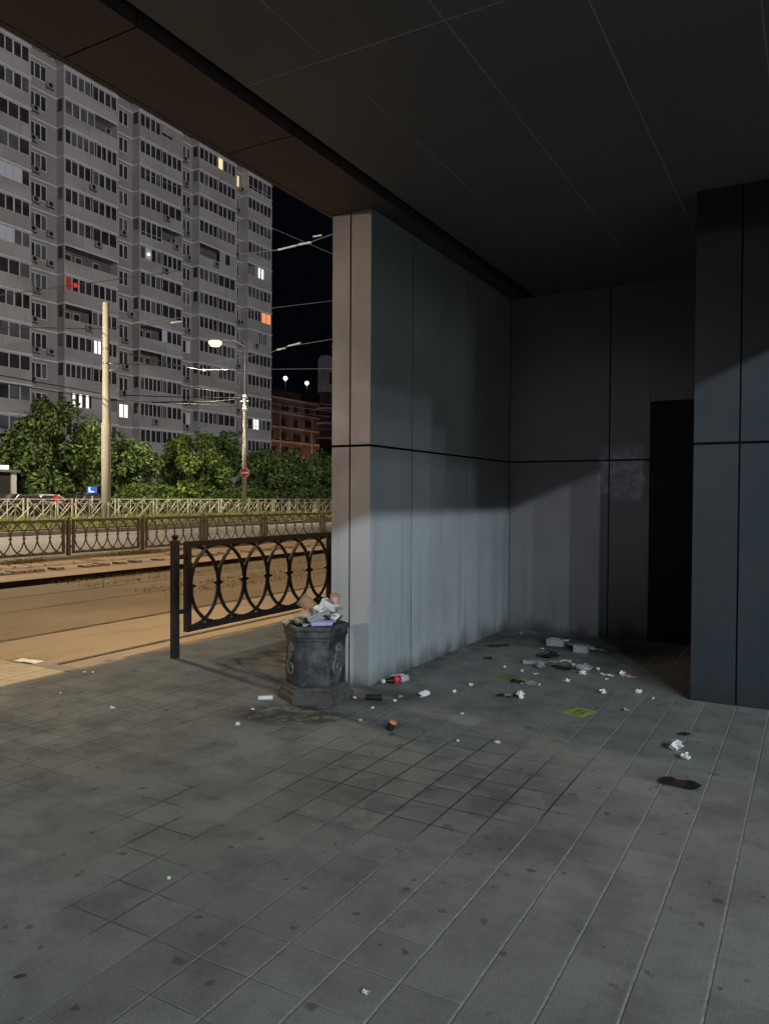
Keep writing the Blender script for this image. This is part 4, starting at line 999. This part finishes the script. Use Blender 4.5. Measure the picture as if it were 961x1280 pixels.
mb = MB(); mb.lathe([(.06, .002), (.075, .03), (.08, .04), (.07, .038), (.05, .01)], (1.32, 1.43, 0), 16); one(mb, 'plastic_container', M['clear'], (1.32, 1.43, 0), 'clear plastic food tray in the bay litter', 'tray')
def sticker(name, cx, cy, l, w, rz, m, label):
    root = thing(name, (cx, cy, 0), label, 'sticker'); T = Matrix.Translation((cx, cy, 0)) @ Matrix.Rotation(rz, 4, 'Z')
    mb = MB(); mb.box(-l / 2, l / 2, -w / 2, w / 2, .0015, .004, mtx=T); mb.build('sheet', M[m], root)
    mb = MB()
    for (a, b, c, d) in ((-.3, .3, .2, .28), (-.22, .05, -.05, .08), (.12, .28, -.2, .06), (-.3, .24, -.34, -.28)): mb.box(a * l, b * l, c * w, d * w, .0045, .0055, mtx=T)
    mb.build('worn_print', M['darkink'], root)
sticker('floor_sticker', 1.635, .128, .155, .19, R(-18), 'green', 'bright yellow-green square sticker on the paving')
sticker('floor_sticker', .86, .85, .2, .2, R(-18), 'greenold', 'faded dull green square sticker nearer the wall')

# ------------------------------------------------------------------ camera
cam = bpy.data.cameras.new('camera'); co = bpy.data.objects.new('camera', cam); col.objects.link(co)
cam.sensor_fit = 'VERTICAL'; cam.sensor_height = 36; cam.lens = 36 * 950 / 1280; cam.clip_start = .05; cam.clip_end = 2000
m3 = Matrix((CR, CU, -CF)).transposed(); co.matrix_world = Matrix.Translation(CAMP) @ m3.to_4x4()
sc.camera = co

# ------------------------------------------------------------------ light
w = bpy.data.worlds.new('World'); sc.world = w; w.use_nodes = True; nt = w.node_tree; nt.nodes.clear()
sky = nt.nodes.new('ShaderNodeTexSky'); sky.sky_type = 'NISHITA'; sky.sun_disc = False; sky.sun_elevation = R(-6); sky.sun_rotation = R(200)
bg = nt.nodes.new('ShaderNodeBackground'); bg.inputs[1].default_value = .05; ow = nt.nodes.new('ShaderNodeOutputWorld')
ad = nt.nodes.new('ShaderNodeMix'); ad.data_type = 'RGBA'; ad.blend_type = 'ADD'; ad.inputs[0].default_value = 1; ad.inputs[7].default_value = (.022, .022, .045, 1)
nt.links.new(sky.outputs[0], ad.inputs[6]); nt.links.new(ad.outputs[2], bg.inputs[0]); nt.links.new(bg.outputs[0], ow.inputs[0])
def lamp(name, loc, target, watts, colr, angle=None, blend=.3, size=.2, kind='SPOT'):
    l = bpy.data.lights.new(name, kind); l.energy = watts; l.color = colr; l.shadow_soft_size = size
    if kind == 'SPOT': l.spot_size = R(angle); l.spot_blend = blend
    o = bpy.data.objects.new(name, l); col.objects.link(o); o.location = loc
    o.rotation_euler = (Vector(target) - Vector(loc)).to_track_quat('-Z', 'Y').to_euler(); return o
for d, h, p in ((-23, 8, 3900), (-18, 8, 2900), (-14, 8, 1950), (-11, 8, 1300), (-9, 8, 900), (-6.6, 7.2, 380), (-2.1, 6.6, 300), (-.4, 6.2, 260)):
    lamp('plaza_and_fill_spot', (15.3, d, h), (1.5, 0, .5), p * 1.26, (.77, .92, 1.0), 62, .4, .1)
lamp('plaza_and_fill_spot', (24, -10, 5.5), (0, 0, 2), 900, (.86, .97, 1.0), 40, .4, 1.2)  # added soft fill, lifts the near upper part of the partition wall
lamp('track_lamp', (4.3, 3, 14), (-10, 6, 0), 9500, (1, .63, .29), 120, .4, .15)
lamp('kerb_lamp', (-11.6, 2.7, 6.2), (-1.3, .7, 0), 1350, (1, .70, .38), 34, .7, .08)
lamp('corner_lamp', (-11, -17, 4.9), (0, 0, 2), 1500, (1, .72, .56), 40, .5, .2)
lamp('corner_lamp', (-12, -17.5, 4.9), (-.3, 0, 1.9), 2600, (1, .72, .53), 12, .6, .2)
lamp('plaza_and_fill_spot', (2.2, -22, 3.5), (.9, 3.1, 1.75), 850, (1, .84, .98), 8, 1., .3)  # added mauve fill without a fixture, brightens the back wall
lamp('verge_lamp', (-27, 8, 10.8), (-24, 14, 0), 15500, (1, .87, .64), 150, .4, .25)
lamp('verge_lamp', (LX, LY, LZ - .4), (LX - 2, LY - 1, 0), 8000, (1, .87, .6), 120, .5, .25)
lamp('tower_fill_spot', (60, -5, 32), (-60, 54, 22), 235000, (1, .96, .95), 26, .3, 1.)  # unseen spot added to light the tower face evenly
lamp('corner_fill_spot', (40, 20, 30), (-80.5, 126, 25), 70000, (1, .95, .97), 11, .4, .6)  # unseen spot added to light the corner building's pale top
for y in (108, 120, 132): lamp('brick_fill_spot', (-85.5, y, 6), (-91, y + 2, 9), 850, (1, .58, .42), 160, .5, .3)  # added fills for the brick facade, no fixtures stand here

# ------------------------------------------------------------------ render settings
sc.view_settings.view_transform = 'Standard'; sc.view_settings.look = 'None'; sc.view_settings.gamma = 1; sc.view_settings.exposure = 0
sc.render.engine = 'CYCLES'; sc.cycles.use_denoising = True; sc.cycles.denoiser = 'OPENIMAGEDENOISE'
sc.cycles.max_bounces = 6; sc.cycles.diffuse_bounces = 4; sc.cycles.sample_clamp_indirect = 3.
